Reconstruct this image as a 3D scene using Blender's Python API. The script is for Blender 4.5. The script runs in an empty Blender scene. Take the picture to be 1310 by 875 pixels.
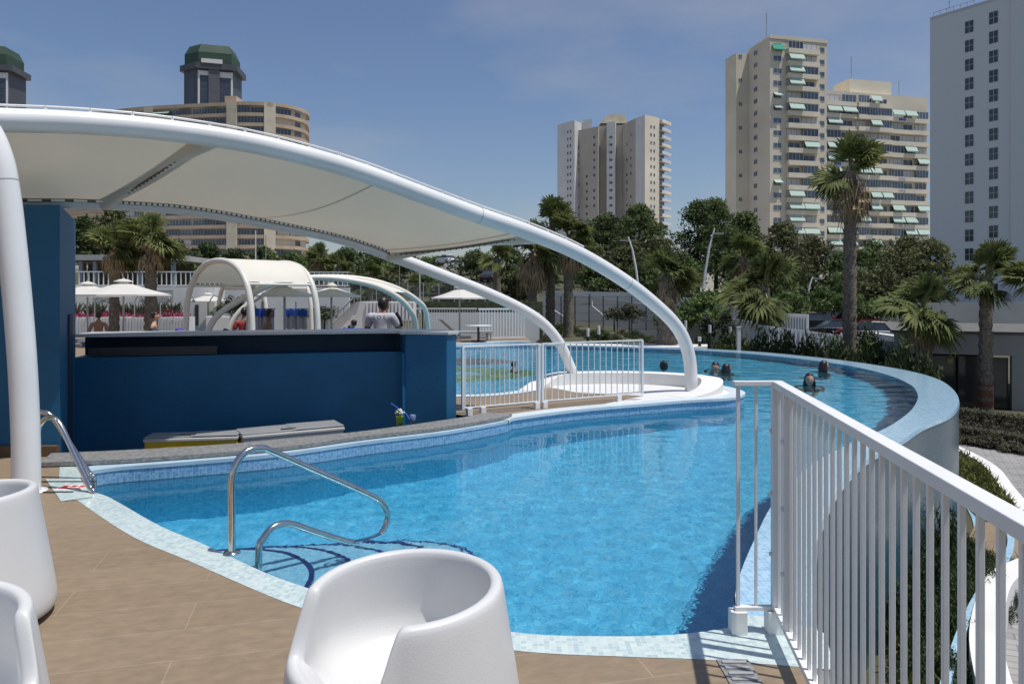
import bpy, bmesh, math, random
from mathutils import Vector, Matrix, noise, geometry
R = math.radians
PI = math.pi
random.seed(7)
scene = bpy.context.scene
COL = scene.collection
F = 946.0; CX = 655.0; HY = 380.0; H = 1.5

def at(px, py, d):
    return Vector(((px-CX)/F*d, d, H+(HY-py)/F*d))
def gp(px, py, z=0.0):
    d = (H-z)*F/(py-HY)
    return Vector(((px-CX)/F*d, d, z))
def lerp(a, b, t): return a+(b-a)*t
def sstep(a, b, x):
    t = max(0.0, min(1.0, (x-a)/(b-a))); return t*t*(3-2*t)

# ------------------------------------------------------------------ objects
def tag(o, label=None, cat=None, group=None, kind=None):
    if label: o['label'] = label
    if cat: o['category'] = cat
    if group: o['group'] = group
    if kind: o['kind'] = kind
    return o
def thing(name, label, cat, loc=(0, 0, 0), rotz=0.0, group=None):
    o = bpy.data.objects.new(name, None); COL.objects.link(o)
    o.empty_display_size = 0.2
    o.location = loc; o.rotation_euler = (0, 0, rotz)
    return tag(o, label, cat, group)
def dup(root, loc, rotz=0.0, label=None, group=None, scale=None):
    r = root.copy(); COL.objects.link(r); r.location = loc; r.rotation_euler = (0, 0, rotz)
    if scale: r.scale = scale
    if label: r['label'] = label
    if group: r['group'] = group
    for ch in list(root.children):
        c = ch.copy(); COL.objects.link(c); c.parent = r
        for g in list(ch.children):
            e = g.copy(); COL.objects.link(e); e.parent = c
    return r

class MB:
    def __init__(s): s.v = []; s.f = []; s.m = []; s.sm = []
    def add(s, vs, fs, mi=0, smooth=False):
        b = len(s.v); s.v.extend([tuple(v) for v in vs])
        for f in fs:
            s.f.append([b+i for i in f]); s.m.append(mi); s.sm.append(smooth)
    def box(s, c, size, rz=0.0, mi=0, mat=None):
        cx, cy, cz = c; x, y, z = [k/2 for k in size]
        vs = [Vector((sx*x, sy*y, sz*z)) for sz in (-1, 1) for sx, sy in ((-1, -1), (1, -1), (1, 1), (-1, 1))]
        M = mat if mat else Matrix.Rotation(rz, 3, 'Z')
        vs = [M @ v + Vector(c) for v in vs]
        s.add(vs, [(3, 2, 1, 0), (4, 5, 6, 7), (0, 1, 5, 4), (1, 2, 6, 5), (2, 3, 7, 6), (3, 0, 4, 7)], mi)
    def bar(s, a, b, w, h=None, mi=0, up=(0, 0, 1)):
        a = Vector(a); b = Vector(b); h = h or w
        d = (b-a); L = d.length
        if L < 1e-6: return
        d.normalize(); u = Vector(up)
        if abs(d.dot(u)) > .98: u = Vector((1, 0, 0))
        r = d.cross(u).normalized(); u = r.cross(d)
        vs = []
        for p in (a, b):
            for i, j in ((-1, -1), (1, -1), (1, 1), (-1, 1)):
                vs.append(p + r*(i*w/2) + u*(j*h/2))
        s.add(vs, [(3, 2, 1, 0), (4, 5, 6, 7), (0, 1, 5, 4), (1, 2, 6, 5), (2, 3, 7, 6), (3, 0, 4, 7)], mi)
    def tube(s, pts, rad, n=10, mi=0, cap=True):
        pts = [Vector(p) for p in pts]
        rads = rad if isinstance(rad, (list, tuple)) else [rad]*len(pts)
        prev = None; rings = []
        for i, p in enumerate(pts):
            t = (pts[min(i+1, len(pts)-1)]-pts[max(i-1, 0)]).normalized()
            if prev is None:
                u = Vector((0, 0, 1)) if abs(t.z) < .9 else Vector((1, 0, 0))
                prev = (u - t*u.dot(t)).normalized()
            else:
                prev = (prev - t*prev.dot(t)).normalized()
            w = t.cross(prev)
            rings.append([p + (prev*math.cos(2*PI*k/n) + w*math.sin(2*PI*k/n))*rads[i] for k in range(n)])
        vs = [v for r in rings for v in r]; fs = []
        for i in range(len(rings)-1):
            for k in range(n):
                k2 = (k+1) % n
                fs.append((i*n+k, i*n+k2, (i+1)*n+k2, (i+1)*n+k))
        s.add(vs, fs, mi, True)
        if cap:
            s.add(rings[0], [tuple(range(n-1, -1, -1))], mi); s.add(rings[-1], [tuple(range(n))], mi)
    def lathe(s, prof, n=24, c=(0, 0, 0), mi=0, sx=1.0, sy=1.0):
        vs = []; fs = []
        for r, z in prof:
            for k in range(n):
                a = 2*PI*k/n
                vs.append((c[0]+r*math.cos(a)*sx, c[1]+r*math.sin(a)*sy, c[2]+z))
        for i in range(len(prof)-1):
            for k in range(n):
                k2 = (k+1) % n
                fs.append((i*n+k, i*n+k2, (i+1)*n+k2, (i+1)*n+k))
        s.add(vs, fs, mi, True)
    def ell(s, c, r, n=12, m=8, mi=0, M=None):
        vs = []; fs = []
        for i in range(m+1):
            th = PI*i/m
            for k in range(n):
                a = 2*PI*k/n
                p = Vector((r[0]*math.sin(th)*math.cos(a), r[1]*math.sin(th)*math.sin(a), r[2]*math.cos(th)))
                if M: p = M @ p
                vs.append(p+Vector(c))
        for i in range(m):
            for k in range(n):
                k2 = (k+1) % n
                fs.append((i*n+k, (i+1)*n+k, (i+1)*n+k2, i*n+k2))
        s.add(vs, fs, mi, True)
    def poly(s, pts, z=None, mi=0):
        P = [Vector((p[0], p[1], p[2] if z is None else z)) for p in pts]
        tris = geometry.tessellate_polygon([[Vector((p.x, p.y, 0)) for p in P]])
        fs = []
        for t in tris:
            a, b, c = [P[i] for i in t]
            fs.append(t if (b-a).cross(c-a).z > 0 else (t[0], t[2], t[1]))
        s.add(P, fs, mi)
    def prism(s, pts, z0, z1, mi=0, bottom=False, mis=None):
        ar = sum(pts[i][0]*pts[(i+1) % len(pts)][1]-pts[(i+1) % len(pts)][0]*pts[i][1] for i in range(len(pts)))
        if ar < 0: pts = list(reversed(pts))
        n = len(pts)
        s.poly(pts, z1, mi if mis is None else mis)
        vs = [(p[0], p[1], z0) for p in pts]+[(p[0], p[1], z1) for p in pts]
        s.add(vs, [(i, (i+1) % n, n+(i+1) % n, n+i) for i in range(n)], mi)
        if bottom:
            s.add(vs[:n], [tuple(range(n-1, -1, -1))], mi)
    def strip(s, A, B, mi=0, smooth=False):
        n = len(A)
        s.add(list(A)+list(B), [(i, i+1, n+i+1, n+i) for i in range(n-1)], mi, smooth)
    def build(s, name, mats, parent=None, loc=None, bevel=0.0, merge=False, sub=0, flip=False):
        me = bpy.data.meshes.new(name)
        me.from_pydata(s.v, [], s.f)
        mats = mats if isinstance(mats, (list, tuple)) else [mats]
        for m in mats: me.materials.append(m)
        me.polygons.foreach_set('material_index', s.m)
        me.polygons.foreach_set('use_smooth', s.sm)
        if merge or flip:
            bm = bmesh.new(); bm.from_mesh(me)
            if merge: bmesh.ops.remove_doubles(bm, verts=bm.verts, dist=1e-4)
            if flip: bmesh.ops.recalc_face_normals(bm, faces=bm.faces)
            bm.to_mesh(me); bm.free()
        me.update()
        o = bpy.data.objects.new(name, me); COL.objects.link(o)
        if parent: o.parent = parent
        if loc is not None: o.location = loc
        if bevel:
            md = o.modifiers.new('bevel', 'BEVEL'); md.width = bevel; md.segments = 2; md.limit_method = 'ANGLE'
        if sub:
            md = o.modifiers.new('sub', 'SUBSURF'); md.levels = sub; md.render_levels = sub
        return o

def catmull(P, n=8, closed=False):
    P = [Vector(p) for p in P]; out = []; m = len(P)
    for i in range(m if closed else m-1):
        if closed: a, b, c, d = P[(i-1) % m], P[i], P[(i+1) % m], P[(i+2) % m]
        else: a, b, c, d = P[max(i-1, 0)], P[i], P[i+1], P[min(i+2, m-1)]
        for k in range(n):
            t = k/n
            out.append(.5*((2*b)+(-a+c)*t+(2*a-5*b+4*c-d)*t*t+(-a+3*b-3*c+d)*t**3))
    if not closed: out.append(P[-1])
    return out
def resample(P, n):
    P = [Vector(p) for p in P]; L = [0]
    for i in range(1, len(P)): L.append(L[-1]+(P[i]-P[i-1]).length)
    out = []; j = 0
    for k in range(n):
        t = L[-1]*k/(n-1)
        while j < len(P)-2 and L[j+1] < t: j += 1
        out.append(P[j].lerp(P[j+1], min(1, max(0, (t-L[j])/max(1e-9, L[j+1]-L[j])))))
    return out
def v3(P, z): return [Vector((p[0], p[1], z)) for p in P]
def offset(P, d):
    P = [Vector((p[0], p[1])) for p in P]; out = []
    for i in range(len(P)):
        t = (P[min(i+1, len(P)-1)]-P[max(i-1, 0)]).normalized()
        out.append(P[i]+Vector((-t.y, t.x))*d)
    return out

# ------------------------------------------------------------------ materials
MATS = {}
def nodes(name):
    m = bpy.data.materials.new(name); m.use_nodes = True
    nt = m.node_tree; b = nt.nodes['Principled BSDF']
    return m, nt, b
def N(nt, t, **k):
    n = nt.nodes.new(t)
    for a, v in k.items(): setattr(n, a, v)
    return n
def pm(name, col, rough=.6, var=.12, scale=3.0, metal=0.0, bump=0.0, bscale=40.0, spec=.5, col2=None, rnd=0.0, trans=None):
    if name in MATS: return MATS[name]
    m, nt, b = nodes(name)
    tc = N(nt, 'ShaderNodeTexCoord')
    nz = N(nt, 'ShaderNodeTexNoise'); nz.inputs['Scale'].default_value = scale; nz.inputs['Detail'].default_value = 5
    nt.links.new(tc.outputs['Object'], nz.inputs['Vector'])
    rp = N(nt, 'ShaderNodeValToRGB')
    c1 = [max(0, c*(1-var)) for c in col]; c2 = [min(1, c*(1+var)) for c in (col2 or col)]
    rp.color_ramp.elements[0].color = (*c1, 1); rp.color_ramp.elements[1].color = (*c2, 1)
    rp.color_ramp.elements[0].position = .3; rp.color_ramp.elements[1].position = .7
    nt.links.new(nz.outputs['Fac'], rp.inputs['Fac'])
    out = rp.outputs['Color']
    if rnd:
        oi = N(nt, 'ShaderNodeObjectInfo'); hs = N(nt, 'ShaderNodeHueSaturation')
        mr = N(nt, 'ShaderNodeMapRange'); mr.inputs[3].default_value = 1-rnd; mr.inputs[4].default_value = 1+rnd
        nt.links.new(oi.outputs['Random'], mr.inputs[0]); nt.links.new(mr.outputs[0], hs.inputs['Value'])
        nt.links.new(out, hs.inputs['Color']); out = hs.outputs['Color']
    nt.links.new(out, b.inputs['Base Color'])
    b.inputs['Roughness'].default_value = rough; b.inputs['Metallic'].default_value = metal
    b.inputs['Specular IOR Level'].default_value = spec
    if bump:
        n2 = N(nt, 'ShaderNodeTexNoise'); n2.inputs['Scale'].default_value = bscale; n2.inputs['Detail'].default_value = 6
        nt.links.new(tc.outputs['Object'], n2.inputs['Vector'])
        bp = N(nt, 'ShaderNodeBump'); bp.inputs['Strength'].default_value = bump; bp.inputs['Distance'].default_value = .02
        nt.links.new(n2.outputs['Fac'], bp.inputs['Height']); nt.links.new(bp.outputs['Normal'], b.inputs['Normal'])
    if trans:
        tr = N(nt, 'ShaderNodeBsdfTranslucent'); mx = N(nt, 'ShaderNodeMixShader'); mx.inputs[0].default_value = trans
        nt.links.new(out, tr.inputs['Color'])
        nt.links.new(b.outputs[0], mx.inputs[1]); nt.links.new(tr.outputs[0], mx.inputs[2])
        nt.links.new(mx.outputs[0], nt.nodes['Material Output'].inputs['Surface'])
    MATS[name] = m
    return m
def mosaic(name, cols, tile=.028, grout=(.55, .66, .7), rough=.25, patch=.25):
    m, nt, b = nodes(name)
    tc = N(nt, 'ShaderNodeTexCoord')
    sn = N(nt, 'ShaderNodeVectorMath', operation='SNAP'); sn.inputs[1].default_value = (tile,)*3
    off = N(nt, 'ShaderNodeVectorMath', operation='ADD'); off.inputs[1].default_value = (.0137, .0211, .0093)
    nt.links.new(tc.outputs['Object'], off.inputs[0]); nt.links.new(off.outputs[0], sn.inputs[0])
    wn = N(nt, 'ShaderNodeTexWhiteNoise'); nt.links.new(sn.outputs[0], wn.inputs['Vector'])
    nz = N(nt, 'ShaderNodeTexNoise'); nz.inputs['Scale'].default_value = 2.2; nz.inputs['Detail'].default_value = 4
    nt.links.new(tc.outputs['Object'], nz.inputs['Vector'])
    mx = N(nt, 'ShaderNodeMath', operation='MULTIPLY_ADD'); mx.inputs[1].default_value = patch*2; 
    sb = N(nt, 'ShaderNodeMath', operation='SUBTRACT'); sb.inputs[1].default_value = patch
    nt.links.new(nz.outputs['Fac'], mx.inputs[0]); nt.links.new(wn.outputs['Value'], mx.inputs[2]); nt.links.new(mx.outputs[0], sb.inputs[0])
    rp = N(nt, 'ShaderNodeValToRGB'); e = rp.color_ramp.elements
    e[0].color = (*cols[0], 1); e[1].color = (*cols[-1], 1)
    for i, c in enumerate(cols[1:-1]):
        k = e.new((i+1)/(len(cols)-1)); k.color = (*c, 1)
    nt.links.new(sb.outputs[0], rp.inputs['Fac'])
    # grout lines
    fr = N(nt, 'ShaderNodeVectorMath', operation='FRACTION')
    dv = N(nt, 'ShaderNodeVectorMath', operation='SCALE'); dv.inputs['Scale'].default_value = 1/tile
    nt.links.new(off.outputs[0], dv.inputs[0]); nt.links.new(dv.outputs[0], fr.inputs[0])
    sx = N(nt, 'ShaderNodeSeparateXYZ'); nt.links.new(fr.outputs[0], sx.inputs[0])
    mn = N(nt, 'ShaderNodeMath', operation='MINIMUM'); nt.links.new(sx.outputs[0], mn.inputs[0]); nt.links.new(sx.outputs[1], mn.inputs[1])
    lt = N(nt, 'ShaderNodeMath', operation='LESS_THAN'); lt.inputs[1].default_value = .1; nt.links.new(mn.outputs[0], lt.inputs[0])
    mc = N(nt, 'ShaderNodeMixRGB'); mc.inputs[2].default_value = (*grout, 1)
    nt.links.new(lt.outputs[0], mc.inputs[0]); nt.links.new(rp.outputs['Color'], mc.inputs[1])
    nt.links.new(mc.outputs[0], b.inputs['Base Color'])
    b.inputs['Roughness'].default_value = rough
    MATS[name] = m
    return m
def bricks(name, c1, c2, mortar, w, h, ms=.02, rot=0.0, rough=.6, off=.5, nscale=6.0, nvar=.35, coord='Object', stretch=(1, 1, 1)):
    m, nt, b = nodes(name)
    tc = N(nt, 'ShaderNodeTexCoord'); mp = N(nt, 'ShaderNodeMapping'); mp.inputs['Rotation'].default_value = (0, 0, rot)
    nt.links.new(tc.outputs[coord], mp.inputs['Vector'])
    br = N(nt, 'ShaderNodeTexBrick'); br.offset = off
    br.inputs['Scale'].default_value = 1.0; br.inputs['Brick Width'].default_value = w; br.inputs['Row Height'].default_value = h
    br.inputs['Mortar Size'].default_value = ms; br.inputs['Color1'].default_value = (*c1, 1); br.inputs['Color2'].default_value = (*c2, 1)
    br.inputs['Mortar'].default_value = (*mortar, 1)
    nt.links.new(mp.outputs[0], br.inputs['Vector'])
    mp2 = N(nt, 'ShaderNodeMapping'); mp2.inputs['Scale'].default_value = stretch
    nt.links.new(mp.outputs[0], mp2.inputs['Vector'])
    nz = N(nt, 'ShaderNodeTexNoise'); nz.inputs['Scale'].default_value = nscale; nz.inputs['Detail'].default_value = 8; nz.inputs['Roughness'].default_value = .65
    nt.links.new(mp2.outputs[0], nz.inputs['Vector'])
    mr = N(nt, 'ShaderNodeMapRange'); mr.inputs[1].default_value = .3; mr.inputs[2].default_value = .7
    mr.inputs[3].default_value = 1-nvar; mr.inputs[4].default_value = 1+nvar
    nt.links.new(nz.outputs['Fac'], mr.inputs[0])
    ml = N(nt, 'ShaderNodeMixRGB', blend_type='MULTIPLY'); ml.inputs[0].default_value = 1
    nt.links.new(br.outputs['Color'], ml.inputs[1]); nt.links.new(mr.outputs[0], ml.inputs[2])
    nt.links.new(ml.outputs[0], b.inputs['Base Color']); b.inputs['Roughness'].default_value = rough
    bp = N(nt, 'ShaderNodeBump'); bp.inputs['Strength'].default_value = .25; bp.inputs['Distance'].default_value = .004
    nt.links.new(nz.outputs['Fac'], bp.inputs['Height']); nt.links.new(bp.outputs[0], b.inputs['Normal'])
    MATS[name] = m
    return m

WHITE = pm('white_paint', (.78, .78, .77), .45, .05, 2.5, bump=.05, bscale=14)
TUBEW = pm('white_tube_paint', (.8, .8, .79), .28, .05, 1.6)
PLASTIC = pm('white_plastic', (.66, .66, .65), .36, .06, 2.0, bump=.06, bscale=160)
PLASTER = pm('white_plaster', (.74, .73, .7), .8, .07, 1.4, bump=.15, bscale=60)
STEEL = pm('polished_steel', (.62, .6, .57), .16, .12, 18, metal=1.0)
DARKMET = pm('dark_metal', (.03, .03, .032), .5, .2)
GREYMET = pm('grey_metal', (.35, .36, .37), .45, .1)
BLUEW = pm('blue_wall_paint', (.006, .11, .235), .55, .14, 1.3, bump=.12, bscale=50)
NAVY = pm('dark_door_gap', (.006, .02, .05), .6, .2)
GRANITE = pm('grey_granite', (.22, .22, .215), .55, .35, 30, bump=.1, bscale=90)
CLOTH = pm('cream_canvas', (.78, .76, .7), .8, .04, 1.5, trans=.25)
MEMB = pm('membrane_fabric', (.7, .64, .52), .75, .05, .8, trans=.19)
CABMEMB = pm('cream_membrane', (.8, .76, .66), .75, .05, 1.0, trans=.15)
GLASS = pm('dark_window_glass', (.05, .06, .075), .12, .3, .9, spec=.8)
GLASSB = pm('blue_window_glass', (.1, .13, .16), .12, .3, .9, spec=.8)
SHUT = pm('white_shutter', (.62, .63, .63), .6, .06)
AWN = pm('green_awning_cloth', (.55, .68, .6), .8, .08, trans=.2)
AWNG = pm('strong_green_cloth', (.03, .3, .2), .8, .1)
CREAM = pm('cream_render', (.7, .63, .5), .85, .09, .12)
CREAM2 = pm('cream_parapet', (.74, .67, .53), .85, .1, .2)
TAN = pm('tan_brick_render', (.62, .55, .42), .85, .12, .3)
TERRA = pm('terracotta_parapet', (.47, .37, .27), .85, .12, .3)
CONC = pm('grey_concrete', (.45, .44, .42), .85, .1, .5, bump=.1, bscale=20)
TOWERW = bricks('pale_panel_cladding', (.8, .8, .8), (.78, .78, .785), (.7, .705, .715), 1.4, .97, .012, 0, .7, nscale=.15, nvar=.06, coord='Generated')
SLATEB = pm('dark_slate_cladding', (.075, .078, .09), .5, .15, .2)
GREENROOF = pm('green_copper_roof', (.03, .065, .04), .6, .15, .2)
GREYW = pm('pale_grey_render', (.64, .635, .62), .85, .07, .2)
BROWNW = pm('brown_grey_render', (.45, .415, .36), .85, .08, .2)
DECK = bricks('tan_porcelain_planks', (.25, .185, .12), (.272, .204, .134), (.325, .26, .185), 1.25, .3, .003, R(-14), .55, nscale=10.0, nvar=.17, stretch=(1, 2.0, 1))
COPM = mosaic('pale_mosaic', [(.4, .52, .54), (.49, .6, .6), (.56, .66, .645), (.62, .71, .67)], .025, (.62, .69, .66))
RIMM = mosaic('light_blue_mosaic', [(.24, .44, .6), (.3, .5, .66), (.36, .56, .72), (.43, .62, .76)], .03, (.5, .66, .76))
WALLM = mosaic('blue_mosaic', [(.13, .3, .5), (.17, .35, .55), (.22, .41, .6), (.3, .49, .66)], .022, (.34, .52, .66))
FLOORM = mosaic('pool_floor_mosaic', [(.07, .46, .75), (.12, .55, .83), (.17, .62, .88), (.26, .72, .94)], .028, (.22, .66, .88), patch=.3)
SHADEM = mosaic('shaded_rim_wall_mosaic', [(.02, .16, .36), (.03, .2, .42), (.05, .25, .48)], .028, (.05, .25, .45))  # darker tiles put the rim wall's underwater shade into the colour
DBLUE = pm('dark_blue_tile', (.015, .02, .16), .3, .2)
OUTM = mosaic('shaded_outer_mosaic', [(.026, .08, .115), (.034, .095, .135), (.042, .105, .15), (.054, .125, .168)], .035, (.065, .11, .13), patch=.5)  # tiles darkened so the wall's shade sits in their colour
PAVE = bricks('grey_pavers', (.27, .26, .25), (.32, .31, .295), (.19, .185, .18), .3, .15, .012, R(28), .8, nscale=2, nvar=.2)
GROUNDM = pm('dry_earth_far_bounce', (.1, .08, .055), .95, .35, .25, bump=.4, bscale=2, col2=(.06, .07, .03))
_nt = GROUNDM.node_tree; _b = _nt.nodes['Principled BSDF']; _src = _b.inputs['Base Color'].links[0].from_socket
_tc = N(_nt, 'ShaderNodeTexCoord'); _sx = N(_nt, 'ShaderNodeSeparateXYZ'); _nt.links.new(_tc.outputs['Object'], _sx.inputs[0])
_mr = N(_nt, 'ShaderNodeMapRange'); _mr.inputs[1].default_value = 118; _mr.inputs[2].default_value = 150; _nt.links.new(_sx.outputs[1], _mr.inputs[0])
_mx = N(_nt, 'ShaderNodeMixRGB'); _mx.inputs[2].default_value = (.36, .335, .3, 1); _nt.links.new(_mr.outputs[0], _mx.inputs[0]); _nt.links.new(_src, _mx.inputs[1]); _nt.links.new(_mx.outputs[0], _b.inputs['Base Color'])  # far ground paled to bounce more light onto the shaded towers
GRASS = pm('green_ground_cover', (.05, .075, .02), .9, .4, 6)
WOODT = pm('palm_trunk_bark', (.2, .165, .125), .95, .5, 14, bump=1.0, bscale=30)
BARK = pm('pine_bark', (.09, .065, .045), .95, .4, 6, bump=.6, bscale=12)
PINE = pm('pine_needles', (.065, .1, .03), .8, .3, .3, rnd=.25, trans=.25, col2=(.11, .15, .045))
LEAF = pm('light_green_leaves', (.1, .15, .04), .8, .35, 1.2, rnd=.2, trans=.25)
OLIVE = pm('grey_green_leaves', (.09, .1, .06), .8, .35, 3, rnd=.2, trans=.2)
FROND = pm('palm_frond_green', (.1, .135, .04), .7, .35, 2.0, rnd=.15, trans=.35, spec=.25, col2=(.17, .19, .065))
DEADF = pm('dead_frond_brown', (.33, .235, .13), .9, .35, 4)
SKIN = pm('warm_skin', (.52, .31, .22), .5, .08, 9)
SKIND = pm('tanned_skin', (.26, .13, .08), .5, .08, 9)
HAIR = pm('black_hair', (.012, .009, .008), .45, .3, 30)
SHIRT = pm('white_tshirt_cloth', (.5, .49, .53), .9, .06, 8)
REDC = pm('red_cloth', (.35, .04, .04), .85, .2)
BLUEC = pm('blue_cloth', (.02, .09, .42), .85, .15)
PURPC = pm('purple_cloth', (.09, .05, .3), .85, .15)
NAVYC = pm('navy_cloth', (.01, .012, .03), .85, .15)
PINKF = pm('magenta_flowers', (.3, .03, .1), .8, .35, 9)
YELLOW = pm('yellow_panel', (.65, .42, .02), .5, .1, 4)
FREEZ = pm('freezer_grey', (.5, .5, .48), .45, .12, 3)
RUBBER = pm('black_rubber', (.015, .015, .015), .8, .2)
# ================================================================== CAMERA, LIGHT, SKY
cam = bpy.data.cameras.new('camera'); camo = bpy.data.objects.new('camera', cam); COL.objects.link(camo)
camo.location = (0, 0, H); camo.rotation_euler = (R(90), 0, 0)
cam.sensor_width = 36; cam.lens = F/1310*36; cam.shift_y = -(437.5-HY)/1310
cam.clip_end = 5000; cam.clip_start = .05
scene.camera = camo
SUNAZ = Vector((.93, -.36)).normalized(); EL = R(71)
sd = Vector((SUNAZ.x*math.cos(EL), SUNAZ.y*math.cos(EL), math.sin(EL)))
sun = bpy.data.lights.new('sun', 'SUN'); sun.energy = 3.9; sun.angle = R(.55); sun.color = (1, .965, .91)
suno = bpy.data.objects.new('sun', sun); COL.objects.link(suno); suno.location = (20, -10, 60)
suno.rotation_euler = sd.to_track_quat('Z', 'Y').to_euler()
w = bpy.data.worlds.new('World'); scene.world = w; w.use_nodes = True
nt = w.node_tree; bg = nt.nodes['Background']
sky = N(nt, 'ShaderNodeTexSky', sky_type='NISHITA'); sky.sun_disc = False
sky.sun_elevation = EL; sky.sun_rotation = math.atan2(SUNAZ.x, SUNAZ.y)
sky.air_density = 1.2; sky.dust_density = .7; sky.ozone_density = 5.0
tc = N(nt, 'ShaderNodeTexCoord'); mp = N(nt, 'ShaderNodeMapping'); mp.inputs['Scale'].default_value = (1, 1, 3.2)
mp.inputs['Location'].default_value = (.35, .2, .1)
nt.links.new(tc.outputs['Generated'], mp.inputs['Vector'])
nz = N(nt, 'ShaderNodeTexNoise'); nz.inputs['Scale'].default_value = 2.3; nz.inputs['Detail'].default_value = 7; nz.inputs['Roughness'].default_value = .55
nt.links.new(mp.outputs[0], nz.inputs['Vector'])
mr = N(nt, 'ShaderNodeMapRange'); mr.inputs[1].default_value = .46; mr.inputs[2].default_value = .78; mr.inputs[3].default_value = 0; mr.inputs[4].default_value = .5
nt.links.new(nz.outputs['Fac'], mr.inputs[0])
mc = N(nt, 'ShaderNodeMixRGB'); mc.inputs[2].default_value = (4.6, 4.75, 5.2, 1)
tint = N(nt, 'ShaderNodeMixRGB', blend_type='MULTIPLY'); tint.inputs[0].default_value = 1; tint.inputs[2].default_value = (1.0, .95, 1.0, 1)
nt.links.new(sky.outputs[0], tint.inputs[1])
nt.links.new(mr.outputs[0], mc.inputs[0]); nt.links.new(tint.outputs[0], mc.inputs[1])
nt.links.new(mc.outputs[0], bg.inputs['Color']); bg.inputs['Strength'].default_value = .09
vs_ = scene.view_settings; scene.display_settings.display_device = 'sRGB'
vs_.view_transform = 'Standard'; vs_.look = 'None'; vs_.exposure = 0; vs_.gamma = 1; vs_.use_curve_mapping = False
cy = scene.cycles
cy.use_denoising = True
try: cy.denoiser = 'OPENIMAGEDENOISE'
except Exception: pass
cy.max_bounces = 8; cy.transparent_max_bounces = 12; cy.diffuse_bounces = 3; cy.glossy_bounces = 4; cy.transmission_bounces = 6
cy.caustics_reflective = False; cy.caustics_refractive = True; sun.cycles.is_caustics_light = True; cy.sample_clamp_indirect = 6

# ================================================================== TERRAIN
GL = -2.2
def gz(x, y):
    base = GL
    up = sstep(24.8, 26.5, y)*(1-sstep(3.5, 12, x+max(0, (y-30))*-.08))
    base = lerp(GL, -.42, up)
    base = lerp(base, -.42, (1-sstep(-5, -4.5, x)) * sstep(24, 27, y))
    hill = sstep(48, 150, y)*7.5*(1-sstep(5, 60, x)) + sstep(110, 300, y)*6
    return base+hill+sstep(38, 50, y)*.9*sstep(10, 18, x)
mb = MB()
xs = [-900, -500, -300, -200, -140, -100, -80, -65, -52, -42, -34, -28, -22, -17, -13, -10, -8, -6, -5, -4, -2, 0, 2, 4, 6, 8, 10, 12, 14, 17, 20, 24, 28, 34, 42, 52, 65, 80, 100, 130, 180, 260, 400, 900]
ys = [-60, -20, 0, 4, 8, 12, 16, 20, 23, 24.8, 25.4, 26.5, 28, 31, 34, 38, 42, 46, 52, 58, 66, 75, 85, 97, 110, 125, 142, 160, 190, 230, 290, 380, 520, 800, 1500, 3000]
for y in ys:
    for x in xs: mb.v.append((x, y, gz(x, y)))
nx = len(xs)
for j in range(len(ys)-1):
    for i in range(nx-1):
        mb.f.append([j*nx+i, j*nx+i+1, (j+1)*nx+i+1, (j+1)*nx+i]); mb.m.append(0); mb.sm.append(True)
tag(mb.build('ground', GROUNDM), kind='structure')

# ================================================================== POOL
WZ = -.135; FZ = -1.5
W_near = catmull([(-3.66, 6.42), (-3.52, 6.0), (-3.36, 5.76), (-3.06, 5.58), (-2.34, 4.88), (-1.87, 4.49), (-1.37, 4.05), (-1.09, 3.84), (-.6, 3.53), (0, 3.315), (.37, 3.275), (.73, 3.29), (1.02, 3.37)], 6)
W_rim = catmull([(1.10, 3.5), (1.18, 3.9), (1.28, 4.2), (1.56, 4.82), (2.11, 5.92), (2.85, 7.1), (3.7, 8.15), (4.55, 9.07), (5.25, 9.95), (5.95, 10.95), (6.75, 12.3), (7.45, 13.9), (7.9, 15.8), (7.95, 17.8), (7.55, 19.5), (6.75, 21.2), (5.65, 22.5), (4.1, 23.45), (2.2, 24.3), (.6, 24.7)], 6)
O_rim = catmull([(1.40, 3.3), (1.55, 3.8), (1.82, 4.46), (2.22, 5.3), (2.78, 6.28), (3.51, 7.33), (4.38, 8.32), (5.1, 9.2), (6.05, 10.2), (6.95, 11.5), (7.75, 13.0), (8.4, 14.6), (8.7, 16.2), (8.62, 18), (8.2, 19.8), (7.3, 21.8), (6, 23.15), (4.4, 24.0), (2.3, 24.85), (.6, 25.3)], 6)
W_far = catmull([(.6, 24.7), (-.4, 24.8), (-1.4, 23.9), (-2.6, 22.8), (-4.5, 20), (-5, 17), (-4.2, 13.5), (-2.6, 11.7), (-.95, 11.3)], 5)
W_pen = catmull([(-.95, 11.3), (-.39, 11.38), (.06, 11.75), (.3, 12.2), (.45, 12.9), (1.15, 13.3), (1.88, 13.4), (2.6, 13.25), (3.2, 12.9), (3.58, 12.35), (3.64, 11.6), (3.28, 11.0), (2.57, 10.72), (1.77, 10.32), (.87, 9.84), (.05, 9.2), (-.1, 8.9), (-.75, 8.22), (-1.55, 7.65), (-2.24, 7.08), (-3.05, 6.7), (-3.45, 6.54), (-3.66, 6.36)], 6)
OUT = W_near[:]+W_rim+W_far[1:]+W_pen[1:-1]
OUT = [Vector((p[0], p[1])) for p in OUT]
def inside(x, y, P):
    c = False; j = len(P)-1
    for i in range(len(P)):
        a, b = P[i], P[j]
        if (a.y > y) != (b.y > y) and x < (b.x-a.x)*(y-a.y)/(b.y-a.y)+a.x: c = not c
        j = i
    return c
gx = [-5.2+.045*i for i in range(int(13.3/.045))]; gy = [3.15]
while gy[-1] < 25: gy.append(gy[-1]+(.045 if gy[-1] < 9 else .045+min(.07, (gy[-1]-9)*.012)))
hin = [[inside(x, y, OUT) for x in gx] for y in gy]
mb = MB(); vid = {}
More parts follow.
